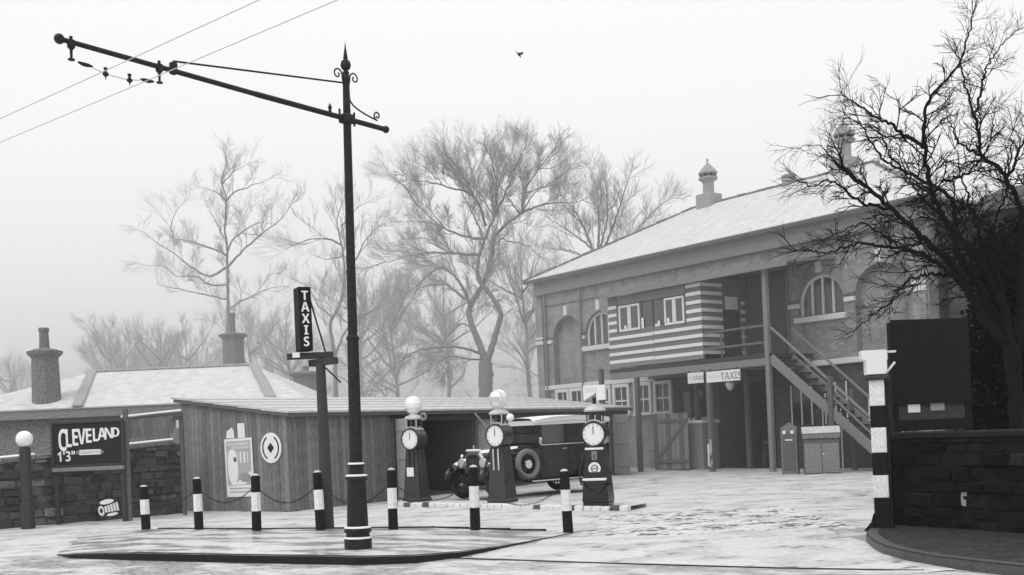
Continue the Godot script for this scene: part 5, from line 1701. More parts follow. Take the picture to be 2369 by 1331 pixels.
func make_pole() -> void:
	var lean := Basis(Vector3(0, 0, 1), deg_to_rad(-1.0))
	var t := thing("tram_pole", Transform3D(lean, Vector3(-2.3, 0.12, -15.66)), "tall black iron overhead-line pole with bracket arm, scrolls and spiked finial", "pole")
	var I: Material = mats.painted_iron
	var P := func(prof: Array, segs := 18) -> MB:
		var b := MB.new()
		b.lathe(Transform3D(), prof, segs)
		return b
	part(t, "base", P.call([Vector2(0.0, 0), Vector2(0.2, 0), Vector2(0.2, 0.13), Vector2(0.185, 0.15), Vector2(0.17, 0.18), Vector2(0.17, 0.21), Vector2(0.2, 0.24), Vector2(0.2, 0.265), Vector2(0.165, 0.3)], 24), I)
	part(t, "pedestal", P.call([Vector2(0.155, 0.29), Vector2(0.15, 0.5), Vector2(0.135, 0.98)], 24), I)
	part(t, "pedestal_ring", P.call([Vector2(0.13, 0.97), Vector2(0.16, 0.985), Vector2(0.165, 1.01), Vector2(0.15, 1.035), Vector2(0.115, 1.05)], 24), I)
	part(t, "neck", P.call([Vector2(0.112, 1.04), Vector2(0.108, 1.19)]), I)
	part(t, "neck_ring", P.call([Vector2(0.105, 1.18), Vector2(0.125, 1.19), Vector2(0.125, 1.21), Vector2(0.1, 1.22)]), I)
	# melting snow caught on the mouldings
	for a in [[0.168, 0.302, 0.03], [0.118, 1.052, 0.045], [0.1, 1.222, 0.024], [0.188, 0.152, 0.014]]:
		part(t, "snow_rim", P.call([Vector2(a[0], a[1] - 0.004), Vector2(a[0] + a[2] * 0.9, a[1] - 0.012), Vector2(a[0] + a[2] * 0.9, a[1] + 0.004), Vector2(a[0] + 0.004, a[1] + 0.016), Vector2(a[0] - 0.01, a[1] + 0.012)]), mats.snow)
	part(t, "lower_shaft", P.call([Vector2(0.095, 1.2), Vector2(0.083, 3.04)]), I)
	part(t, "shaft_collar", P.call([Vector2(0.08, 3.0), Vector2(0.095, 3.02), Vector2(0.095, 3.05), Vector2(0.075, 3.08)]), I)
	part(t, "middle_shaft", P.call([Vector2(0.07, 3.06), Vector2(0.06, 5.6), Vector2(0.058, 6.2)]), I)
	part(t, "top_shaft", P.call([Vector2(0.058, 6.1), Vector2(0.05, 6.75), Vector2(0.06, 6.78), Vector2(0.06, 6.8), Vector2(0.045, 6.85), Vector2(0.05, 6.9)]), I)
	var fin := P.call([Vector2(0.03, 6.88), Vector2(0.03, 6.92), Vector2(0.062, 6.95), Vector2(0.078, 7.0), Vector2(0.062, 7.055), Vector2(0.03, 7.08), Vector2(0.035, 7.1), Vector2(0.012, 7.25), Vector2(0.0, 7.36)]) as MB
	part(t, "finial", fin, I)
	# bracket arm, square to the road
	var ax := Vector3(-2.95, 0, 3.55).normalized()
	var ay := Vector3.UP
	var H := 6.22
	var arm := MB.new()
	arm.tube([ax * -0.75 + ay * H, ax * 1.6 + ay * H, ax * 1.65 + ay * (H + 0.0), ax * 4.3 + ay * (H + 0.02)], [0.038, 0.038, 0.034, 0.03], 12)
	var am := part(t, "arm", arm, I)
	var kb := MB.new()
	kb.ball(ax * 4.34 + ay * (H + 0.02), 0.06, 14)
	part(am, "end_ball", kb, I)
	var kb2 := MB.new()
	kb2.ball(ax * -0.77 + ay * H, 0.055, 14)
	part(am, "end_cap", kb2, I)
	var cl := MB.new()
	cl.box(Transform3D(Basis(ax, ay, ax.cross(ay)), ay * H), Vector3(0.2, 0.13, 0.16), 0.02)
	part(t, "clamp", cl, I)
	for d in [0.14, -0.14]:
		var bo := MB.new()
		bo.tube([ax * d + ay * (H - 0.08), ax * d + ay * (H + 0.12)], [0.016, 0.016], 6)
		part(t, "clamp_bolt", bo, I)
	var spk := MB.new()
	spk.lathe(Transform3D(Basis(), ax * 0.32 + ay * H), [Vector2(0.03, 0.02), Vector2(0.02, 0.06), Vector2(0.03, 0.1), Vector2(0.0, 0.17)], 8)
	part(t, "arm_knob", spk, I)
	# tie rod from the shaft head to the arm
	var rod := MB.new()
	rod.tube([ay * 6.74, ax * 2.86 + ay * (H + 0.13)], [0.014, 0.014], 6)
	part(t, "tie_rod", rod, I)
	var shoe := MB.new()
	shoe.box(Transform3D(Basis(ax, ay, ax.cross(ay)), ax * 2.86 + ay * (H + 0.04)), Vector3(0.09, 0.15, 0.08), 0.015)
	part(t, "rod_shoe", shoe, I)
	# scrolls at the head, and the long scroll below
	for s in [-1.0, 1.0]:
		var b := MB.new()
		var pts := [ay * 6.72 + ax * s * 0.05, ay * 6.8 + ax * s * 0.07]
		pts.append_array(spiral(ay * 6.84 + ax * s * 0.16, 0.09, 0.02, PI + 0.2, -PI * 1.3, 18, ax * s, ay))
		var rr := []
		for p in pts:
			rr.append(0.012)
		b.tube(pts, rr, 6)
		part(t, "scroll", b, I)
	var lb := MB.new()
	var lp := []
	for k in 9:
		var f := k / 8.0
		lp.append(ax * (-0.05 - 0.55 * f * f) + ay * lerpf(6.6, H + 0.1, pow(f, 0.6)))
	lp.append_array(spiral(ax * -0.6 + ay * (H + 0.17), 0.07, 0.02, PI * 1.4, -PI * 0.9, 16, ax * -1.0, ay).slice(0))
	var lr := []
	for p in lp:
		lr.append(0.012)
	lb.tube(lp, lr, 6)
	part(t, "long_scroll", lb, I)
	# hangers with insulators and the span wire between them
	var hp := []
	for d in [4.2, 3.06]:
		var b := MB.new()
		var o = ax * d + ay * H
		b.lathe(Transform3D(Basis(), o), [Vector2(0.0, 0.09), Vector2(0.02, 0.085), Vector2(0.02, 0.05), Vector2(0.045, 0.04), Vector2(0.045, -0.04), Vector2(0.018, -0.07), Vector2(0.014, -0.17), Vector2(0.04, -0.175), Vector2(0.04, -0.19), Vector2(0.0, -0.195)], 10)
		part(t, "hanger", b, I)
		var inward := 1.0 if d < 3.5 else -1.0
		var q = o + ay * -0.2 + ax * inward * 0.2
		var ins := MB.new()
		ins.tube([o + ay * -0.19 + ax * inward * 0.08, q + ax * inward * -0.06, q, q + ax * inward * 0.06], [0.012, 0.024, 0.024, 0.01], 8)
		part(t, "insulator", ins, I)
		hp.append(q)
	var span := MB.new()
	span.tube([hp[0], hp[0].lerp(hp[1], 0.3) + Vector3(0, -0.05, 0), hp[0].lerp(hp[1], 0.7) + Vector3(0, -0.05, 0), hp[1]], [0.006, 0.006, 0.006, 0.006], 5)
	part(t, "span_wire", span, mats.cable)
	for f in [0.3, 0.72]:
		var e := MB.new()
		e.lathe(Transform3D(Basis(), hp[0].lerp(hp[1], f) + Vector3(0, -0.05, 0)), [Vector2(0.0, 0.08), Vector2(0.026, 0.075), Vector2(0.014, 0.03), Vector2(0.036, 0.01), Vector2(0.036, -0.01), Vector2(0.01, -0.03), Vector2(0.0, -0.08)], 10)
		part(t, "wire_hanger", e, I)
	# the two overhead wires
	for w in [[Vector3(-4.37, 6.05, -12.31), Vector3(4.16, 0, 3.4), "trolley wire passing under the outer end of the bracket arm"], [Vector3(-4.25, 6.05, -12.89), Vector3(5.42, 0, 4.38), "trolley wire passing under the inner hanger of the bracket arm"]]:
		var d: Vector3 = w[1].normalized()
		var b := MB.new()
		var pts := []
		var rr := []
		for k in 13:
			var s := -42.0 + 4.6 * k
			pts.append(w[0] + d * s + Vector3(0, 0.0002 * s * s, 0))
			rr.append(0.0055)
		b.tube(pts, rr, 5)
		one("trolley_wire", b, mats.cable, w[2], "wire", "overhead trolley wires")

func make_taxi_sign() -> void:
	var t := thing("taxi_sign_post", Transform3D(Basis(), Vector3(-3.39, 0.1, -19.44)), "dark timber post carrying crossed beams for the upright TAXIS box", "post")
	var b := MB.new()
	b.lathe(Transform3D(), [Vector2(0.12, -0.05), Vector2(0.115, 0.5), Vector2(0.085, 3.0)], 12)
	part(t, "post", b, mats.dark_wood)
	var a := MB.new()
	a.bar(Vector3(-0.58, 3.12, 0.1), Vector3(0.22, 3.14, -0.1), 0.14, 0.11, 0.012)
	part(t, "beam", a, mats.dark_wood)
	var c := MB.new()
	c.bar(Vector3(-0.2, 3.0, -0.16), Vector3(0.3, 3.02, 0.14), 0.16, 0.12, 0.012)
	part(t, "cross_beam", c, mats.dark_wood)
	var d := MB.new()
	d.bar(Vector3(0.09, 2.9, 0.0), Vector3(0.36, 2.62, 0.05), 0.02, 0.025)
	part(t, "brace", d, mats.iron)
	boxpart(t, "white_plate", Vector3(-0.4, 3.14, 0.165), Vector3(0.13, 0.09, 0.012), mats.paper)
	var turn := deg_to_rad(26)
	var s := thing("taxi_box_sign", Transform3D(Basis(Vector3.UP, turn) * Basis(Vector3(0, 0, 1), 0.0), Vector3(-3.66, 3.31, -19.4)), "tall black box sign spelling TAXIS downwards in white letters", "sign")
	boxpart(s, "box", Vector3(0, 0.57, 0), Vector3(0.23, 1.14, 0.34), mats.black_paint, 0.01)
	var k := 0
	for ch in "TAXIS":
		text(s, ch, 0.165, 0.012, mats.white_enamel, Transform3D(Basis(), Vector3(0.0, 0.98 - k * 0.205, 0.172)))
		k += 1
	var st := MB.new()
	st.bar(Vector3(0.13, 1.0, -0.02), Vector3(0.47, 0.0, -0.28), 0.022, 0.022)
	part(s, "stay", st, mats.iron)

# ------------------------------------------------------------------ bollards and chains

func make_bollards() -> void:
	var spots := [[-7.19, -21.0, 0.12, 0.82], [-6.0, -20.45, 0.12, 0.94], [-4.7, -19.58, 0.12, 0.98], [-3.46, -19.13, 0.12, 1.0], [-2.12, -18.65, 0.11, 1.01], [-0.69, -18.25, 0.08, 1.04], [0.85, -17.72, 0.015, 0.99]]
	var proto: Node3D
	var ordinal := ["first", "second", "third", "fourth", "fifth", "sixth", "seventh"]
	var tops := []
	for i in spots.size():
		var s: Array = spots[i]
		var o: Node3D
		if i == 0:
			o = thing("bollard", Transform3D(), "short eight-sided timber bollard with black ends and white middle band", "bollard", "bollards along the pavement")
			var oct := Basis(Vector3.UP, PI / 8)
			for seg in [["foot", 0.0, 0.36, 0.088, 0.086, "black_paint"], ["white_band", 0.36, 0.71, 0.086, 0.084, "white_paint"], ["head", 0.71, 0.95, 0.084, 0.082, "black_paint"]]:
				var b := MB.new()
				b.lathe(Transform3D(oct, Vector3.ZERO), [Vector2(seg[3], seg[1]), Vector2(seg[4], seg[2])], 8, false)
				part(o, seg[0], b, mats[seg[5]])
			var cp := MB.new()
			cp.lathe(Transform3D(oct, Vector3.ZERO), [Vector2(0.088, 0.945), Vector2(0.086, 0.98), Vector2(0.065, 1.02), Vector2(0.03, 1.04), Vector2(0, 1.043)], 8)
			var cap := part(o, "cap", cp, mats.black_paint)
			var sn := MB.new()
			sn.lathe(Transform3D(oct, Vector3.ZERO), [Vector2(0.07, 1.018), Vector2(0.062, 1.03), Vector2(0.03, 1.05), Vector2(0, 1.055)], 8)
			part(cap, "snow", sn, mats.thin_snow)
			proto = o
		else:
			o = proto.duplicate()
			o.name = numbered("bollard")
			add_child(o)
		o.transform = Transform3D(Basis(Vector3.UP, 0.4 * i).rotated(Vector3(0, 0, 1), 0.022 * sin(i * 2.3 + 0.5)).rotated(Vector3(1, 0, 0), 0.018 * sin(i * 4.1)).scaled(Vector3(1, s[3], 1)), Vector3(s[0], s[2], s[1]))
		o.set_meta("label", "black timber bollard with white band, %s in the row counted from the rubble wall" % ordinal[i])
		tops.append(Vector3(s[0], s[2] + 0.84 * s[3], s[1]))
	# chains slung between them, link by link
	for i in tops.size() - 1:
		var a: Vector3 = tops[i]
		var z: Vector3 = tops[i + 1]
		var sag: float = [0.25, 0.3, 0.34, 0.4, 0.36, 0.42][i]
		var t := thing("chain", Transform3D(Basis(), a), "sagging iron chain between the %s and %s bollards counted from the rubble wall" % [ordinal[i], ordinal[i + 1]], "chain", "chains between the bollards")
		var n := 44
		var cb := MB.new()
		for k in n:
			var f := (k + 0.5) / n
			var p := (z - a) * f + Vector3(0, -sag * 4 * f * (1 - f), 0)
			var dx := ((z - a) + Vector3(0, -sag * 4 * (1 - 2 * f), 0)).normalized()
			var up := Vector3.UP if k % 2 == 0 else dx.cross(Vector3.UP).normalized()
			var zz := dx.cross(up).normalized()
			cb.torus(Transform3D(Basis(dx * 1.7, zz.cross(dx), zz), p), 0.014, 0.0042, 8, 5)
		part(t, "links", cb, mats.iron)

# ------------------------------------------------------------------ petrol pumps

func make_pumps() -> void:
	var spots := [Vector3(-2.4, 0.11, -26.55), Vector3(-0.28, 0.11, -24.75), Vector3(1.73, 0.11, -22.37)]
	# island of white-painted stones
	var isl := thing("pump_island", Transform3D(), "narrow kerbed island of whitewashed stones under the petrol pumps", "kerb")
	var a := Vector3(-2.95, 0, -26.6)
	var e := Vector3(2.3, 0, -21.9)
	var line := [Vector3(-2.95, 0, -26.35), Vector3(-0.1, 0, -23.95), Vector3(1.25, 0, -22.4), Vector3(2.3, 0, -21.75)]
	var rng := RandomNumberGenerator.new()
	rng.seed = 21
	for i in 3:
		var p: Vector3 = line[i]
		var q: Vector3 = line[i + 1]
		var n := int(p.distance_to(q) / 0.2)
		var d := (q - p).normalized()
		for k in n:
			var c := p.lerp(q, (k + 0.5) / n)
			var b := MB.new()
			b.box(frame_at(c + Vector3(0, 0.05 + rng.randf_range(-0.012, 0.012), 0), d) * Transform3D(Basis(Vector3.UP, rng.randf_range(-0.06, 0.06)), Vector3(0, 0, rng.randf_range(-0.015, 0.015))), Vector3(p.distance_to(q) / n - 0.014, 0.13 + rng.randf_range(-0.02, 0.02), 0.17), 0.016)
			part(isl, "kerb_stone", b, mats.white_paint if rng.randf() < 0.75 else (mats.pale_stone if rng.randf() < 0.4 else mats.wall_stone_2))
		var bed := MB.new()
		var nn := d.cross(Vector3.UP)
		var A := p - nn * 0.08
		var B := q - nn * 0.08
		bed.quad(A + Vector3(0, 0.1, 0), B + Vector3(0, 0.1, 0), B - nn * 0.72 + Vector3(0, 0.1, 0), A - nn * 0.72 + Vector3(0, 0.1, 0), Vector3.UP)
		bed.quad(A - nn * 0.72 + Vector3(0, 0.1, 0), B - nn * 0.72 + Vector3(0, 0.1, 0), B - nn * 0.72 + Vector3(0, -0.02, 0), A - nn * 0.72 + Vector3(0, -0.02, 0), -nn)
		part(isl, "bed", bed, mats.thin_snow)
	for i in 3:
		petrol_pump(i, spots[i])

func petrol_pump(i: int, at: Vector3) -> void:
	var labels := ["dark petrol pump with plain white globe and square notice plate", "grey petrol pump with banded white globe before the limousine bonnet", "glossy black petrol pump with flag-shaped box top and white bands"]
	var face: float = [-32.0, -36.0, -20.0][i]
	var t := thing("petrol_pump", Transform3D(Basis(Vector3.UP, deg_to_rad(face)).scaled(Vector3.ONE * [1.0, 1.0, 0.97][i]), at), labels[i], "petrol pump", "petrol pumps on the island")
	var body: Material = [mats.pump_paint, M("pump_grey", 0.035, 0.4), mats.pump_black][i]
	var b := MB.new()
	b.bx(Vector3(0, 0.04, 0), Vector3(0.56, 0.08, 0.5), 0.02)
	part(t, "plinth", b, body)
	var w := MB.new()
	# four-sided body that narrows upwards
	var prof: Array = [[0.5, 0.44, 0.08], [0.46, 0.4, 0.35], [0.34, 0.3, 1.28]] if i < 2 else [[0.58, 0.5, 0.08], [0.52, 0.46, 0.5], [0.36, 0.34, 1.28]]
	for k in 2:
		var lo: Array = prof[k]
		var hi: Array = prof[k + 1]
		var c := []
		for q in [lo, hi]:
			for s in [[-1, -1], [1, -1], [1, 1], [-1, 1]]:
				c.append(Vector3(s[0] * q[0] * 0.5, q[2], s[1] * q[1] * 0.5))
		for s in 4:
			var m := (s + 1) % 4
			w.quad(c[s], c[m], c[m + 4], c[s + 4], (c[s] + c[m]) * Vector3(1, 0, 1))
	w.quad(Vector3(-0.18, 1.28, -0.16), Vector3(0.18, 1.28, -0.16), Vector3(0.18, 1.28, 0.16), Vector3(-0.18, 1.28, 0.16), Vector3.UP)
	part(t, "body", w, body)
	# dial drum
	var fwd := Basis(Vector3(1, 0, 0), PI / 2)
	var dr := MB.new()
	dr.lathe(Transform3D(fwd, Vector3(0, 1.52, 0)), [Vector2(0, -0.2), Vector2(0.24, -0.2), Vector2(0.27, -0.17), Vector2(0.28, 0.19), Vector2(0.262, 0.215), Vector2(0.235, 0.205), Vector2(0.235, 0.19)], 28)
	var drum := part(t, "dial_drum", dr, body)
	var df := MB.new()
	df.lathe(Transform3D(fwd, Vector3(0, 1.52, 0)), [Vector2(0.24, 0.192), Vector2(0.0, 0.196)], 28)
	var dial := part(t, "dial", df, mats.dial_white)
	boxpart(dial, "pointer", Vector3(0, 1.6, 0.202), Vector3(0.016, 0.17, 0.006), mats.ink)
	for k in 12:
		var a := TAU * k / 12
		var tk := MB.new()
		tk.box(Transform3D(Basis(Vector3(0, 0, 1), a), Vector3(sin(-a) * 0.2, 1.52 + cos(a) * 0.2, 0.199)), Vector3(0.008, 0.035, 0.004))
		part(dial, "tick", tk, mats.ink)
	# snow resting on the drum
	var sn := MB.new()
	var sp := PackedVector2Array()
	for k in 11:
		var a := deg_to_rad(52 + 76.0 * k / 10)
		sp.append(Vector2(cos(a) * 0.3, 1.52 + sin(a) * (0.3 + 0.012 * sin(k * PI / 10))))
	for k in 11:
		var a := deg_to_rad(128 - 76.0 * k / 10)
		sp.append(Vector2(cos(a) * 0.276, 1.52 + sin(a) * 0.276))
	sn.extrude(Transform3D(Basis(), Vector3(0, 0, -0.16)), sp, 0.3)
	part(drum, "snow", sn, mats.thin_snow)
	# twin glass measures between posts, under a dome
	for s in [-1.0, 1.0]:
		var g := MB.new()
		g.tube([Vector3(s * 0.07, 1.78, 0), Vector3(s * 0.07, 2.02, 0)], [0.055, 0.055], 12)
		part(t, "glass_measure", g, mats.glass_dark)
		for z in [-0.1, 0.1]:
			boxpart(t, "dome_post", Vector3(s * 0.15, 1.9, z), Vector3(0.025, 0.26, 0.025), mats.chrome if i < 2 else body)
	var dm := MB.new()
	dm.lathe(Transform3D(), [Vector2(0, 2.0), Vector2(0.22, 2.0), Vector2(0.24, 2.03), Vector2(0.2, 2.08), Vector2(0.1, 2.12), Vector2(0.07, 2.16), Vector2(0.0, 2.16)], 20)
	part(t, "dome", dm, mats.thin_snow)
	if i < 2:
		var gb := MB.new()
		gb.lathe(Transform3D(Basis(), Vector3(0, 2.36, 0)), [Vector2(0.08, -0.22), Vector2(0.16, -0.17), Vector2(0.22, -0.06), Vector2(0.225, 0.04), Vector2(0.18, 0.15), Vector2(0.09, 0.21), Vector2(0, 0.225)], 24, true, 0.8)
		var globe := part(t, "globe", gb, mats.milk_glass)
		if i == 1:
			boxpart(globe, "band", Vector3(0, 2.36, 0.176), Vector3(0.3, 0.1, 0.012), M("band_grey", 0.55, 0.4), 0.004)
			var ri := MB.new()
			ri.torus(Transform3D(Basis(), Vector3(0, 2.36, 0.1)), 0.19, 0.012, 24, 6)
			part(globe, "ring", ri, mats.band_grey)
	else:
		var fl := MB.new()
		fl.extrude(Transform3D(Basis(), Vector3(0.02, 2.24, -0.06)), PackedVector2Array([Vector2(-0.24, 0.0), Vector2(0.05, 0.17), Vector2(0.05, 0.0), Vector2(0.24, 0.0), Vector2(0.24, 0.32), Vector2(-0.24, 0.32)]), 0.12)
		var flag := part(t, "box_top", fl, mats.white_enamel)
		for k in 5:
			boxpart(flag, "faded_letter", Vector3(-0.16 + k * 0.055, 2.46, 0.062), Vector3(0.03, 0.1, 0.004), mats.faded)
		var stm := MB.new()
		stm.tube([Vector3(0, 2.14, 0), Vector3(0, 2.3, 0)], [0.04, 0.04], 8)
		part(t, "stem", stm, mats.iron)
		boxpart(t, "white_band", Vector3(0, 1.21, 0.17), Vector3(0.4, 0.05, 0.06), mats.white_enamel, 0.01)
		boxpart(t, "white_band", Vector3(0, 0.56, 0.235), Vector3(0.54, 0.055, 0.04), mats.white_enamel, 0.01)
		var rd := MB.new()
		rd.lathe(Transform3D(fwd, Vector3(0, 0.79, 0.205)), [Vector2(0.135, -0.02), Vector2(0.135, 0.008), Vector2(0, 0.01)], 24)
		var badge := part(t, "badge", rd, mats.white_enamel)
		var bi := MB.new()
		bi.torus(Transform3D(Basis.from_scale(Vector3(1, 1, 0.3)), Vector3(0, 0.79, 0.214)), 0.07, 0.018, 20, 6)
		part(badge, "badge_ring", bi, M("badge_grey", 0.3, 0.5))
		boxpart(badge, "badge_bar", Vector3(0, 0.79, 0.218), Vector3(0.1, 0.03, 0.006), mats.badge_grey)
		var wi := boxpart(t, "counter_window", Vector3(0, 1.06, 0.185), Vector3(0.12, 0.19, 0.02), mats.grey_panel, 0.006)
		boxpart(wi, "pointer", Vector3(0, 1.04, 0.198), Vector3(0.02, 0.1, 0.006), mats.ink)
	if i == 0:
		boxpart(t, "notice_plate", Vector3(-0.02, 0.72, 0.205), Vector3(0.21, 0.22, 0.012), mats.paper, 0.004)
		var ring := MB.new()
		ring.torus(Transform3D(Basis(), Vector3(0.28, 2.06, -0.02)), 0.075, 0.03, 18, 8)
		part(t, "hose_reel", ring, M("reel", 0.22, 0.5))
	if i == 1:
		var kn := MB.new()
		kn.ball(Vector3(0.31, 1.92, 0.0), 0.095, 14)
		part(t, "side_globe", kn, mats.milk_glass)
	if i < 2:
		for s in [-0.07, 0.07]:
			boxpart(t, "delivery_pipe", Vector3(s, 0.98, 0.19), Vector3(0.045, 0.5, 0.03), mats.chrome if i == 1 else mats.pump_paint, 0.008)
	# hoses
	for s in ([1.0] if i == 0 else [-1.0, 1.0]):
		var hp := []
		var hr := []
		for k in 17:
			var f := k / 16.0
			var ang := PI * f
			hp.append(Vector3(s * (0.2 + 0.13 * sin(ang)), 1.25 - 0.9 * sin(ang * 0.5 + 0.0) * (1.0 if f < 0.5 else 1.0) + (0.0 if f < 0.7 else (f - 0.7) * 0.6), 0.1 + 0.12 * sin(ang)))
			hr.append(0.018)
		var hb := MB.new()
		hb.tube(hp, hr, 8)
		part(t, "hose", hb, mats.rubber)
	if i == 2:
		var hb := MB.new()
		var hp := []
		var hr := []
		for k in 21:
			var f := k / 20.0
			hp.append(Vector3(lerpf(-0.32, 0.32, f), 0.62 - 0.36 * sin(PI * f), 0.29))
			hr.append(0.016)
		hb.tube(hp, hr, 8)
		part(t, "hose_loop", hb, mats.rubber)

# ------------------------------------------------------------------ limousine

# skin between cross-sections; each is an Array of Vector3 running round one half-open outline
func loft(sections: Array, out_from: Vector3) -> MB:
	var b := MB.new()
	var n: int = sections[0].size()
	var nor := []
	for i in sections.size():
		var row := []
		for k in n:
			var a: Vector3 = sections[i][maxi(k - 1, 0)]
			var c: Vector3 = sections[i][mini(k + 1, n - 1)]
			var l: Vector3 = sections[maxi(i - 1, 0)][k]
			var r: Vector3 = sections[mini(i + 1, sections.size() - 1)][k]
			var m := (c - a).cross(r - l).normalized()
			if m.dot(sections[i][k] - Vector3(sections[i][k].x, out_from.y, out_from.z)) < 0:
				m = -m
			row.append(m)
		nor.append(row)
	for i in sections.size() - 1:
		for k in n - 1:
			var p: Array = sections[i]
			var q: Array = sections[i + 1]
			b.tri(p[k], p[k + 1], q[k + 1], nor[i][k], nor[i][k + 1], nor[i + 1][k + 1])
			b.tri(p[k], q[k + 1], q[k], nor[i][k], nor[i + 1][k + 1], nor[i + 1][k])
	return b

func hood_section(x: float, hw: float, y0: float, ys: float, yt: float) -> Array:
	var o := [Vector3(x, y0, -hw), Vector3(x, lerpf(y0, ys, 0.5), -hw * 1.01), Vector3(x, ys, -hw)]
	for k in range(1, 8):
		var a := PI * k / 8
		o.append(Vector3(x, ys + (yt - ys) * sin(a), -hw * cos(a)))
	o.append(Vector3(x, ys, hw))
	o.append(Vector3(x, lerpf(y0, ys, 0.5), hw * 1.01))
	o.append(Vector3(x, y0, hw))
	return o

func ribbon(path: Array, z0: float, z1: float, crown: float, th: float) -> MB:
	var secs := []
	var c := Curve3D.new()
	for k in path.size():
		var a: Vector3 = path[maxi(k - 1, 0)]
		var z: Vector3 = path[mini(k + 1, path.size() - 1)]
		c.add_point(path[k], -(z - a) * 0.17, (z - a) * 0.17)
	var L := c.get_baked_length()
	var b := MB.new()
	var n := 22
	var rows := []
	for i in n + 1:
		var s := L * i / n
		var p := c.sample_baked(s)
		var d := (c.sample_baked(minf(s + 0.02, L)) - c.sample_baked(maxf(s - 0.02, 0))).normalized()
		var nn := Vector3(-d.y, d.x, 0)
		if nn.y < 0 and absf(nn.y) > absf(nn.x):
			nn = -nn
		var row := []
		for k in 7:
			var f := k / 6.0
			row.append(p + Vector3(0, 0, lerpf(z0, z1, f)) + nn * crown * sin(PI * f))
		rows.append([row, nn])
	for i in n:
		for k in 6:
			var p: Array = rows[i][0]
			var q: Array = rows[i + 1][0]
			b.quad(p[k], p[k + 1], q[k + 1], q[k], rows[i][1])
			var u: Vector3 = rows[i][1] * th
			var v: Vector3 = rows[i + 1][1] * th
			b.quad(p[k] - u, p[k + 1] - u, q[k + 1] - v, q[k] - v, -rows[i][1])
		for k in [0, 6]:
			b.quad(rows[i][0][k], rows[i + 1][0][k], rows[i + 1][0][k] - rows[i + 1][1] * th, rows[i][0][k] - rows[i][1] * th, Vector3(0, 0, -1 if k == 0 else 1))
	return b

func wheel(parent: Node3D, c: Vector3, side: float, tilt: Basis, tyre_m: Material) -> void:
	var w := MB.new()
	w.torus(Transform3D(tilt, c), 0.325, 0.078, 32, 10)
	var t := part(parent, "wheel", w, tyre_m)
	var r := MB.new()
	r.torus(Transform3D(tilt, c), 0.255, 0.028, 28, 6)
	part(t, "rim", r, mats.car_paint)
	var h := MB.new()
	h.lathe(Transform3D(tilt * Basis(Vector3(1, 0, 0), PI / 2 * -side), c), [Vector2(0, 0.11), Vector2(0.05, 0.1), Vector2(0.07, 0.04), Vector2(0.11, 0.02), Vector2(0.11, -0.05), Vector2(0, -0.05)], 14)
	part(t, "hub", h, mats.chrome)
	for k in 12:
		var a := TAU * k / 12
		var s := MB.new()
		var d := Vector3(cos(a), sin(a), 0)
		s.tube([c + tilt * (d * 0.09), c + tilt * (d * 0.245)], [0.021, 0.016], 6, false)
		part(t, "spoke", s, mats.car_paint)

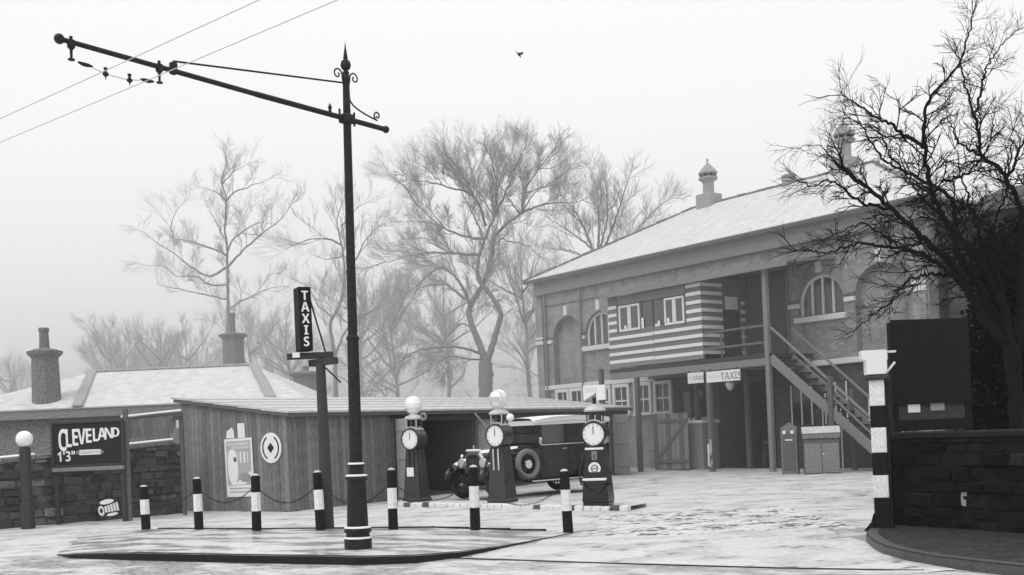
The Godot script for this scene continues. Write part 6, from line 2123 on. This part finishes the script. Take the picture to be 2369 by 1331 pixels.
func make_car() -> void:
	var fx := Vector3(-0.76, 0, 0.65).normalized()
	var t := thing("limousine", frame_at(Vector3(-0.85, 0.03, -27.45), fx), "black vintage limousine with snow on roof and bonnet, parked before the shed", "car")
	var C: Material = mats.car_paint
	# chassis
	boxpart(t, "chassis", Vector3(-1.75, 0.5, 0), Vector3(4.3, 0.14, 0.82), mats.iron, 0.02)
	for x in [0.0, -3.3]:
		var ax := MB.new()
		ax.tube([Vector3(x, 0.4, -0.7), Vector3(x, 0.38, 0.0), Vector3(x, 0.4, 0.7)], [0.035, 0.045, 0.035], 8)
		part(t, "axle", ax, mats.iron)
		for z in [-0.7, 0.7]:
			wheel(t, Vector3(x, 0.403, z), -1.0 if z < 0 else 1.0, Basis(), mats.tyre)
	# bonnet and scuttle
	part(t, "bonnet", loft([hood_section(0.13, 0.31, 0.52, 1.06, 1.2), hood_section(-0.5, 0.36, 0.52, 1.08, 1.23), hood_section(-1.12, 0.42, 0.52, 1.1, 1.27)], Vector3(0, 0.85, 0)), C)
	part(t, "scuttle", loft([hood_section(-1.125, 0.425, 0.52, 1.11, 1.275), hood_section(-1.3, 0.56, 0.52, 1.14, 1.31), hood_section(-1.52, 0.67, 0.52, 1.2, 1.34)], Vector3(0, 0.85, 0)), C)
	var sn := MB.new()
	var top := []
	for x in [0.2, -0.1, -0.5, -0.9, -1.2]:
		var hw = 0.22 - 0.03 * x
		var yt = 1.2 - 0.055 * x
		var row := []
		for k in 7:
			var f := k / 6.0 * 2 - 1
			row.append(Vector3(x, yt + 0.035 - 0.075 * f * f, hw * f))
		top.append(row)
	part(t, "bonnet_snow", loft(top, Vector3(0, 0.6, 0)), mats.snow)
	for k in 9:
		boxpart(t, "louvre", Vector3(-0.3 - k * 0.075, 0.85, -0.372 - k * 0.0042), Vector3(0.03, 0.32, 0.02), C, 0.008)
	# radiator
	var rs := MB.new()
	rs.extrude(Transform3D(Basis(Vector3(0, 0, -1), Vector3.UP, Vector3(1, 0, 0)), Vector3(0.13, 0, 0)), PackedVector2Array([Vector2(-0.32, 0.5), Vector2(0.32, 0.5), Vector2(0.33, 1.06), Vector2(0.2, 1.2), Vector2(0.0, 1.24), Vector2(-0.2, 1.2), Vector2(-0.33, 1.06)]), 0.1)
	var rad := part(t, "radiator", rs, mats.chrome)
	var rc := MB.new()
	rc.extrude(Transform3D(Basis(Vector3(0, 0, -1), Vector3.UP, Vector3(1, 0, 0)), Vector3(0.23, 0, 0)), PackedVector2Array([Vector2(-0.27, 0.55), Vector2(0.27, 0.55), Vector2(0.27, 1.03), Vector2(0.16, 1.13), Vector2(-0.16, 1.13), Vector2(-0.27, 1.03)]), 0.008)
	part(rad, "core", rc, mats.iron)
	for k in 9:
		boxpart(rad, "slat", Vector3(0.243, 0.8, -0.24 + k * 0.06), Vector3(0.012, 0.48, 0.012), mats.chrome)
	var cap := MB.new()
	cap.lathe(Transform3D(Basis(), Vector3(0.18, 1.23, 0)), [Vector2(0.05, 0), Vector2(0.05, 0.03), Vector2(0.02, 0.05), Vector2(0.025, 0.12), Vector2(0, 0.15)], 12)
	part(rad, "filler_cap", cap, mats.chrome)
	var rsn := MB.new()
	rsn.bx(Vector3(0.19, 1.245, 0), Vector3(0.15, 0.06, 0.5), 0.028)
	part(rad, "snow", rsn, mats.snow)
	# body
	var lower := MB.new()
	lower.extrude(Transform3D(Basis(), Vector3(0, 0, -0.68)), PackedVector2Array([Vector2(-1.5, 0.48), Vector2(-3.75, 0.48), Vector2(-3.95, 0.7), Vector2(-4.02, 1.34), Vector2(-1.5, 1.34)]), 1.36)
	part(t, "body", lower, C)
	for s in [-1.0, 1.0]:
		boxpart(t, "belt_moulding", Vector3(-2.75, 1.3, s * 0.69), Vector3(2.5, 0.035, 0.03), mats.chrome if s < 0 else C, 0.01)
		for d in [[-1.98, 0.84], [-2.88, 0.82]]:
			var dr := boxpart(t, "door", Vector3(d[0], 0.92, s * 0.688), Vector3(d[1], 0.74, 0.03), C, 0.012)
			boxpart(dr, "handle", Vector3(d[0] - 0.32, 1.18, s * 0.72), Vector3(0.14, 0.025, 0.035), mats.chrome, 0.008)
		# pillars and windows
		var pil := MB.new()
		for x in [-1.52, -2.43, -3.3]:
			pil.bx(Vector3(x, 1.62, s * 0.66), Vector3(0.07, 0.58, 0.06), 0.01)
		part(t, "pillar", pil, C)
		boxpart(t, "rear_quarter", Vector3(-3.66, 1.62, s * 0.655), Vector3(0.7, 0.58, 0.05), M("hood_leather", 0.02, 0.7), 0.012)
		for x in [[-1.555, -2.395], [-2.465, -3.265]]:
			boxpart(t, "side_window", Vector3((x[0] + x[1]) * 0.5, 1.62, s * 0.65), Vector3(absf(x[1] - x[0]), 0.56, 0.008), car_glass())
	boxpart(t, "back_panel", Vector3(-3.98, 1.62, 0), Vector3(0.05, 0.58, 1.26), mats.hood_leather, 0.012)
	# windscreen
	var wf := MB.new()
	wf.bx(Vector3(-1.49, 1.36, 0), Vector3(0.05, 0.05, 1.28), 0.008)
	wf.bx(Vector3(-1.49, 1.89, 0), Vector3(0.05, 0.05, 1.28), 0.008)
	wf.bx(Vector3(-1.49, 1.62, 0), Vector3(0.035, 0.03, 1.28), 0.006)
	var ws := part(t, "windscreen", wf, C)
	boxpart(ws, "pane", Vector3(-1.49, 1.62, 0), Vector3(0.008, 0.5, 1.26), car_glass())
	# seats inside
	for x in [-2.2, -3.5]:
		boxpart(t, "seat", Vector3(x, 0.98, 0), Vector3(0.5, 0.9, 1.2), mats.hood_leather, 0.06)
	# roof, with its snow
	var rp := PackedVector2Array([Vector2(-1.3, 1.82), Vector2(-4.02, 1.84), Vector2(-4.05, 1.97), Vector2(-3.6, 2.03), Vector2(-2.8, 2.05), Vector2(-2.0, 2.03), Vector2(-1.32, 1.94)])
	var ro := MB.new()
	ro.extrude(Transform3D(Basis(), Vector3(0, 0, -0.7)), rp, 1.4)
	var roof := part(t, "roof", ro, M("canvas_roof", 0.6, 0.85))
	var rows := []
	for k in 9:
		var x := -1.28 - 2.79 * k / 8.0
		var y := 2.0 + 0.075 * sin(PI * (k + 0.6) / 9.2)
		var row := []
		for j in 9:
			var f := j / 8.0 * 2 - 1
			row.append(Vector3(x, y - (0.13 if absf(f) > 0.99 else 0.045 * f * f), 0.715 * f))
		rows.append(row)
	part(roof, "snow", loft(rows, Vector3(0, 1.2, 0)), mats.snow)
	# wings and running boards
	for s in [-1.0, 1.0]:
		var z0: float = 0.54 * s
		var z1: float = 0.86 * s
		part(t, "front_wing", ribbon([Vector3(0.5, 0.5, 0), Vector3(0.36, 0.8, 0), Vector3(0.0, 0.93, 0), Vector3(-0.4, 0.8, 0), Vector3(-0.75, 0.5, 0), Vector3(-1.0, 0.4, 0)], z0, z1, 0.05, 0.02), C)
		part(t, "rear_wing", ribbon([Vector3(-2.75, 0.42, 0), Vector3(-2.92, 0.72, 0), Vector3(-3.3, 0.92, 0), Vector3(-3.7, 0.78, 0), Vector3(-3.88, 0.42, 0)], z0 * 1.04, z1, 0.05, 0.02), C)
		boxpart(t, "running_board", Vector3(-1.87, 0.39, s * 0.72), Vector3(1.78, 0.045, 0.3), mats.iron, 0.012)
		boxpart(t, "running_board_trim", Vector3(-1.87, 0.395, s * 0.875), Vector3(1.78, 0.03, 0.014), mats.chrome, 0.004)
		boxpart(t, "valance", Vector3(-1.87, 0.45, s * 0.56), Vector3(1.78, 0.12, 0.02), mats.car_paint)
		var ws2 := MB.new()
		var sr := []
		for k in 7:
			var f := k / 6.0
			var row := []
			for j in 5:
				var g := j / 4.0 * 2 - 1
				row.append(Vector3(0.3 - 0.6 * f, 0.965 + 0.05 * sin(PI * f) - 0.04 * g * g - 0.12 * absf(f - 0.5), s * 0.7 + 0.11 * g))
			sr.append(row)
		part(t, "wing_snow", loft(sr, Vector3(0, 0.3, s * 0.7)), mats.snow)
		# headlamps on the wings' stay, side lamps standing on the wings
		var hl := MB.new()
		hl.lathe(Transform3D(Basis(Vector3(0, 0, 1), -PI / 2), Vector3(0.2, 0.93, s * 0.43)), [Vector2(0, -0.13), Vector2(0.08, -0.1), Vector2(0.125, 0.02), Vector2(0.13, 0.08), Vector2(0.115, 0.09)], 18)
		var lamp := part(t, "headlamp", hl, mats.chrome)
		var lg := MB.new()
		lg.lathe(Transform3D(Basis(Vector3(0, 0, 1), -PI / 2), Vector3(0.2, 0.93, s * 0.43)), [Vector2(0.118, 0.08), Vector2(0.06, 0.095), Vector2(0, 0.1)], 18)
		part(lamp, "lens", lg, M("lens", 0.55, 0.08))
		var sl := MB.new()
		sl.lathe(Transform3D(Basis(), Vector3(0.02, 0.95, s * 0.7)), [Vector2(0.02, 0), Vector2(0.02, 0.05), Vector2(0.05, 0.07), Vector2(0.055, 0.14), Vector2(0.03, 0.19), Vector2(0, 0.2)], 12)
		part(t, "side_lamp", sl, mats.chrome)
		var dl := MB.new()
		dl.lathe(Transform3D(Basis(), Vector3(-1.45, 1.36, s * 0.73)), [Vector2(0.015, -0.06), Vector2(0.045, -0.02), Vector2(0.05, 0.1), Vector2(0.02, 0.14), Vector2(0, 0.15)], 10)
		part(t, "carriage_lamp", dl, mats.chrome)
	var bar := MB.new()
	bar.tube([Vector3(0.2, 0.82, -0.6), Vector3(0.2, 0.8, 0.6)], [0.018, 0.018], 8)
	part(t, "lamp_bar", bar, mats.chrome)
	var db := MB.new()
	db.tube([Vector3(0.42, 0.48, -0.4), Vector3(0.5, 0.46, -0.36)], [0.03, 0.03], 8)
	db.tube([Vector3(0.42, 0.48, 0.4), Vector3(0.5, 0.46, 0.36)], [0.03, 0.03], 8)
	part(t, "dumb_iron", db, mats.iron)
	boxpart(t, "number_plate", Vector3(0.34, 0.6, 0), Vector3(0.02, 0.13, 0.42), mats.black_paint, 0.004)
	# spare wheel standing in the wing
	wheel(t, Vector3(-0.98, 0.83, -0.72), -1.0, Basis(Vector3(1, 0, 0), 0.06), M("dusty_tyre", 0.16, 0.85))
	wheel(t, Vector3(-0.98, 0.83, 0.72), 1.0, Basis(Vector3(1, 0, 0), -0.06), M("dusty_tyre", 0.16, 0.85))

func car_glass() -> StandardMaterial3D:
	if not mats.has("car_glass"):
		var m := M("car_glass", 0.1, 0.05)
		m.transparency = BaseMaterial3D.TRANSPARENCY_ALPHA
		m.albedo_color.a = 0.3
	return mats.car_glass

# ------------------------------------------------------------------ small things of the yard

func make_small_things() -> void:
	# oil cabinets in front of the stairs
	var c := thing("oil_cabinet", Transform3D(Basis(Vector3.UP, deg_to_rad(-22)), Vector3(8.62, 0, -33.6)), "narrow tall grey cabinet with gabled top beside the stair foot", "cabinet")
	var b := MB.new()
	b.extrude(Transform3D(Basis(), Vector3(-0.0, 0, -0.22)), PackedVector2Array([Vector2(-0.24, 0), Vector2(0.24, 0), Vector2(0.24, 1.45), Vector2(0, 1.62), Vector2(-0.24, 1.45)]), 0.44)
	part(c, "body", b, mats.grey_stone)
	boxpart(c, "door", Vector3(0, 0.72, 0.225), Vector3(0.38, 1.2, 0.02), mats.timber, 0.006)
	for x in [-0.13, 0.11]:
		boxpart(c, "plate", Vector3(x, 1.32, 0.23), Vector3(0.09, 0.11, 0.02), mats.paper, 0.004)
	boxpart(c, "plate", Vector3(0, 1.08, 0.24), Vector3(0.22, 0.05, 0.02), mats.pale_stone, 0.004)
	var d := thing("oil_cabinet", Transform3D(Basis(Vector3.UP, deg_to_rad(-12)), Vector3(9.45, 0, -33.15)), "wide grey cabinet with rounded snow-covered lid under the staircase", "cabinet")
	boxpart(d, "body", Vector3(0, 0.55, 0), Vector3(1.05, 1.1, 0.6), mats.timber, 0.02)
	for x in [-0.26, 0.26]:
		boxpart(d, "door", Vector3(x, 0.5, 0.305), Vector3(0.49, 0.9, 0.02), mats.corbel, 0.006)
	var lid := MB.new()
	var poly := PackedVector2Array([Vector2(-0.34, 1.1), Vector2(0.34, 1.1)])
	for k in 9:
		var a := PI * k / 8
		poly.append(Vector2(0.34 * cos(a), 1.12 + 0.3 * sin(a)))
	lid.extrude(Transform3D(Basis(Vector3(0, 0, -1), Vector3.UP, Vector3(1, 0, 0)), Vector3(-0.55, 0, 0)), poly, 1.1)
	var ld := part(d, "lid", lid, mats.grey_stone)
	var sn := MB.new()
	var sp := PackedVector2Array()
	for k in 9:
		var a := deg_to_rad(25 + 130.0 * k / 8)
		sp.append(Vector2(0.37 * cos(a), 1.12 + 0.345 * sin(a)))
	for k in 9:
		var a := deg_to_rad(155 - 130.0 * k / 8)
		sp.append(Vector2(0.341 * cos(a), 1.12 + 0.301 * sin(a)))
	sn.extrude(Transform3D(Basis(Vector3(0, 0, -1), Vector3.UP, Vector3(1, 0, 0)), Vector3(-0.56, 0, 0)), sp, 1.12)
	part(ld, "snow", sn, mats.thin_snow)
	boxpart(d, "knob", Vector3(0.05, 0.62, 0.32), Vector3(0.04, 0.04, 0.03), mats.paper, 0.01)
	# gate leaf propped open below the office
	var f := depot_frame()
	var g := thing("yard_gate", f * Transform3D(Basis(Vector3.UP, 0.18), Vector3(8.7, 0, 1.75)), "weathered boarded gate leaf standing open below the striped office", "gate")
	for k in 8:
		boxpart(g, "board", Vector3(0.08 + k * 0.19, 1.1, 0), Vector3(0.182, 2.1 - 0.02 * (k % 3), 0.025), mats.weathered_timber if k % 3 else mats.timber, 0.004)
	for y in [0.35, 1.85]:
		boxpart(g, "ledge", Vector3(0.75, y, 0.026), Vector3(1.5, 0.13, 0.025), mats.timber, 0.004)
	var br := MB.new()
	br.bar(Vector3(0.1, 0.42, 0.027), Vector3(1.4, 1.78, 0.027), 0.024, 0.12)
	part(g, "brace", br, mats.timber)
	var p := thing("low_brick_bay", f * Transform3D(Basis(), Vector3(9.75, 0, 0.62)), "low dark brick bay with pale stone cap beneath the two small windows", "wall")
	boxpart(p, "brickwork", Vector3(0.1, 0.85, 0), Vector3(1.3, 1.75, 0.9), mats.corbel, 0.01)
	boxpart(p, "cap", Vector3(0.1, 1.78, 0), Vector3(1.38, 0.12, 1.0), mats.pale_stone, 0.02)
	# torn white paper round the foot of a post
	var w := thing("post_notice", f * Transform3D(Basis(), Vector3(12.0, 0.15, 2.39)), "torn white notices pasted on the foot of the office post", "notice")
	boxpart(w, "strip", Vector3(-0.06, 0.45, 0.0), Vector3(0.07, 0.78, 0.008), mats.paper, 0.002)
	var q := MB.new()
	q.extrude(Transform3D(), PackedVector2Array([Vector2(-0.02, 0.55), Vector2(0.05, 0.4), Vector2(0.11, 0.6), Vector2(0.1, 0.98), Vector2(0.02, 1.0)]), 0.006)
	q.extrude(Transform3D(), PackedVector2Array([Vector2(0.0, 0.0), Vector2(0.1, 0.1), Vector2(0.11, 0.3), Vector2(0.04, 0.24)]), 0.006)
	part(w, "scrap", q, M("wet_paper", 0.42, 0.7))
	# chair in the entrance
	var ch := thing("wooden_chair", f * Transform3D(Basis(Vector3.UP, 0.5), Vector3(11.9, 0.05, -0.9)), "plain wooden chair standing in the dark cart entrance", "chair")
	boxpart(ch, "seat", Vector3(0, 0.44, 0), Vector3(0.42, 0.04, 0.4), mats.weathered_timber, 0.01)
	for x in [-0.18, 0.18]:
		boxpart(ch, "leg", Vector3(x, 0.22, 0.17), Vector3(0.04, 0.44, 0.04), mats.weathered_timber)
		boxpart(ch, "leg", Vector3(x, 0.47, -0.18), Vector3(0.04, 0.94, 0.04), mats.weathered_timber)
	boxpart(ch, "backrest", Vector3(0, 0.86, -0.18), Vector3(0.4, 0.12, 0.025), mats.weathered_timber, 0.006)
	# a bird on the wing
	var bd := MB.new()
	bd.tube([Vector3(-0.22, 0.0, 0), Vector3(-0.1, 0.02, 0), Vector3(0.05, 0.03, 0), Vector3(0.16, 0.04, 0), Vector3(0.22, 0.035, 0)], [0.02, 0.05, 0.06, 0.035, 0.008], 8)
	for s in [-1.0, 1.0]:
		var w0 := [Vector3(0.08, 0.05, s * 0.04), Vector3(0.1, 0.2, s * 0.2), Vector3(0.0, 0.26, s * 0.42), Vector3(-0.06, 0.17, s * 0.2), Vector3(-0.06, 0.04, s * 0.04)]
		for k in range(1, 4):
			bd.flat(w0[0], w0[k], w0[k + 1], Vector3.UP)
	bd.flat(Vector3(-0.2, 0, 0.02), Vector3(-0.34, 0.0, 0.07), Vector3(-0.34, 0.0, -0.07), Vector3.UP)
	one("bird", bd, mats.ink, "small dark bird flying high over the yard", "bird", "", Transform3D((Basis(Vector3(0, 0, 1), -0.9) * Basis(Vector3.UP, 0.4)).scaled(Vector3.ONE * 0.6), Vector3(0.85, 15.64, -40)))
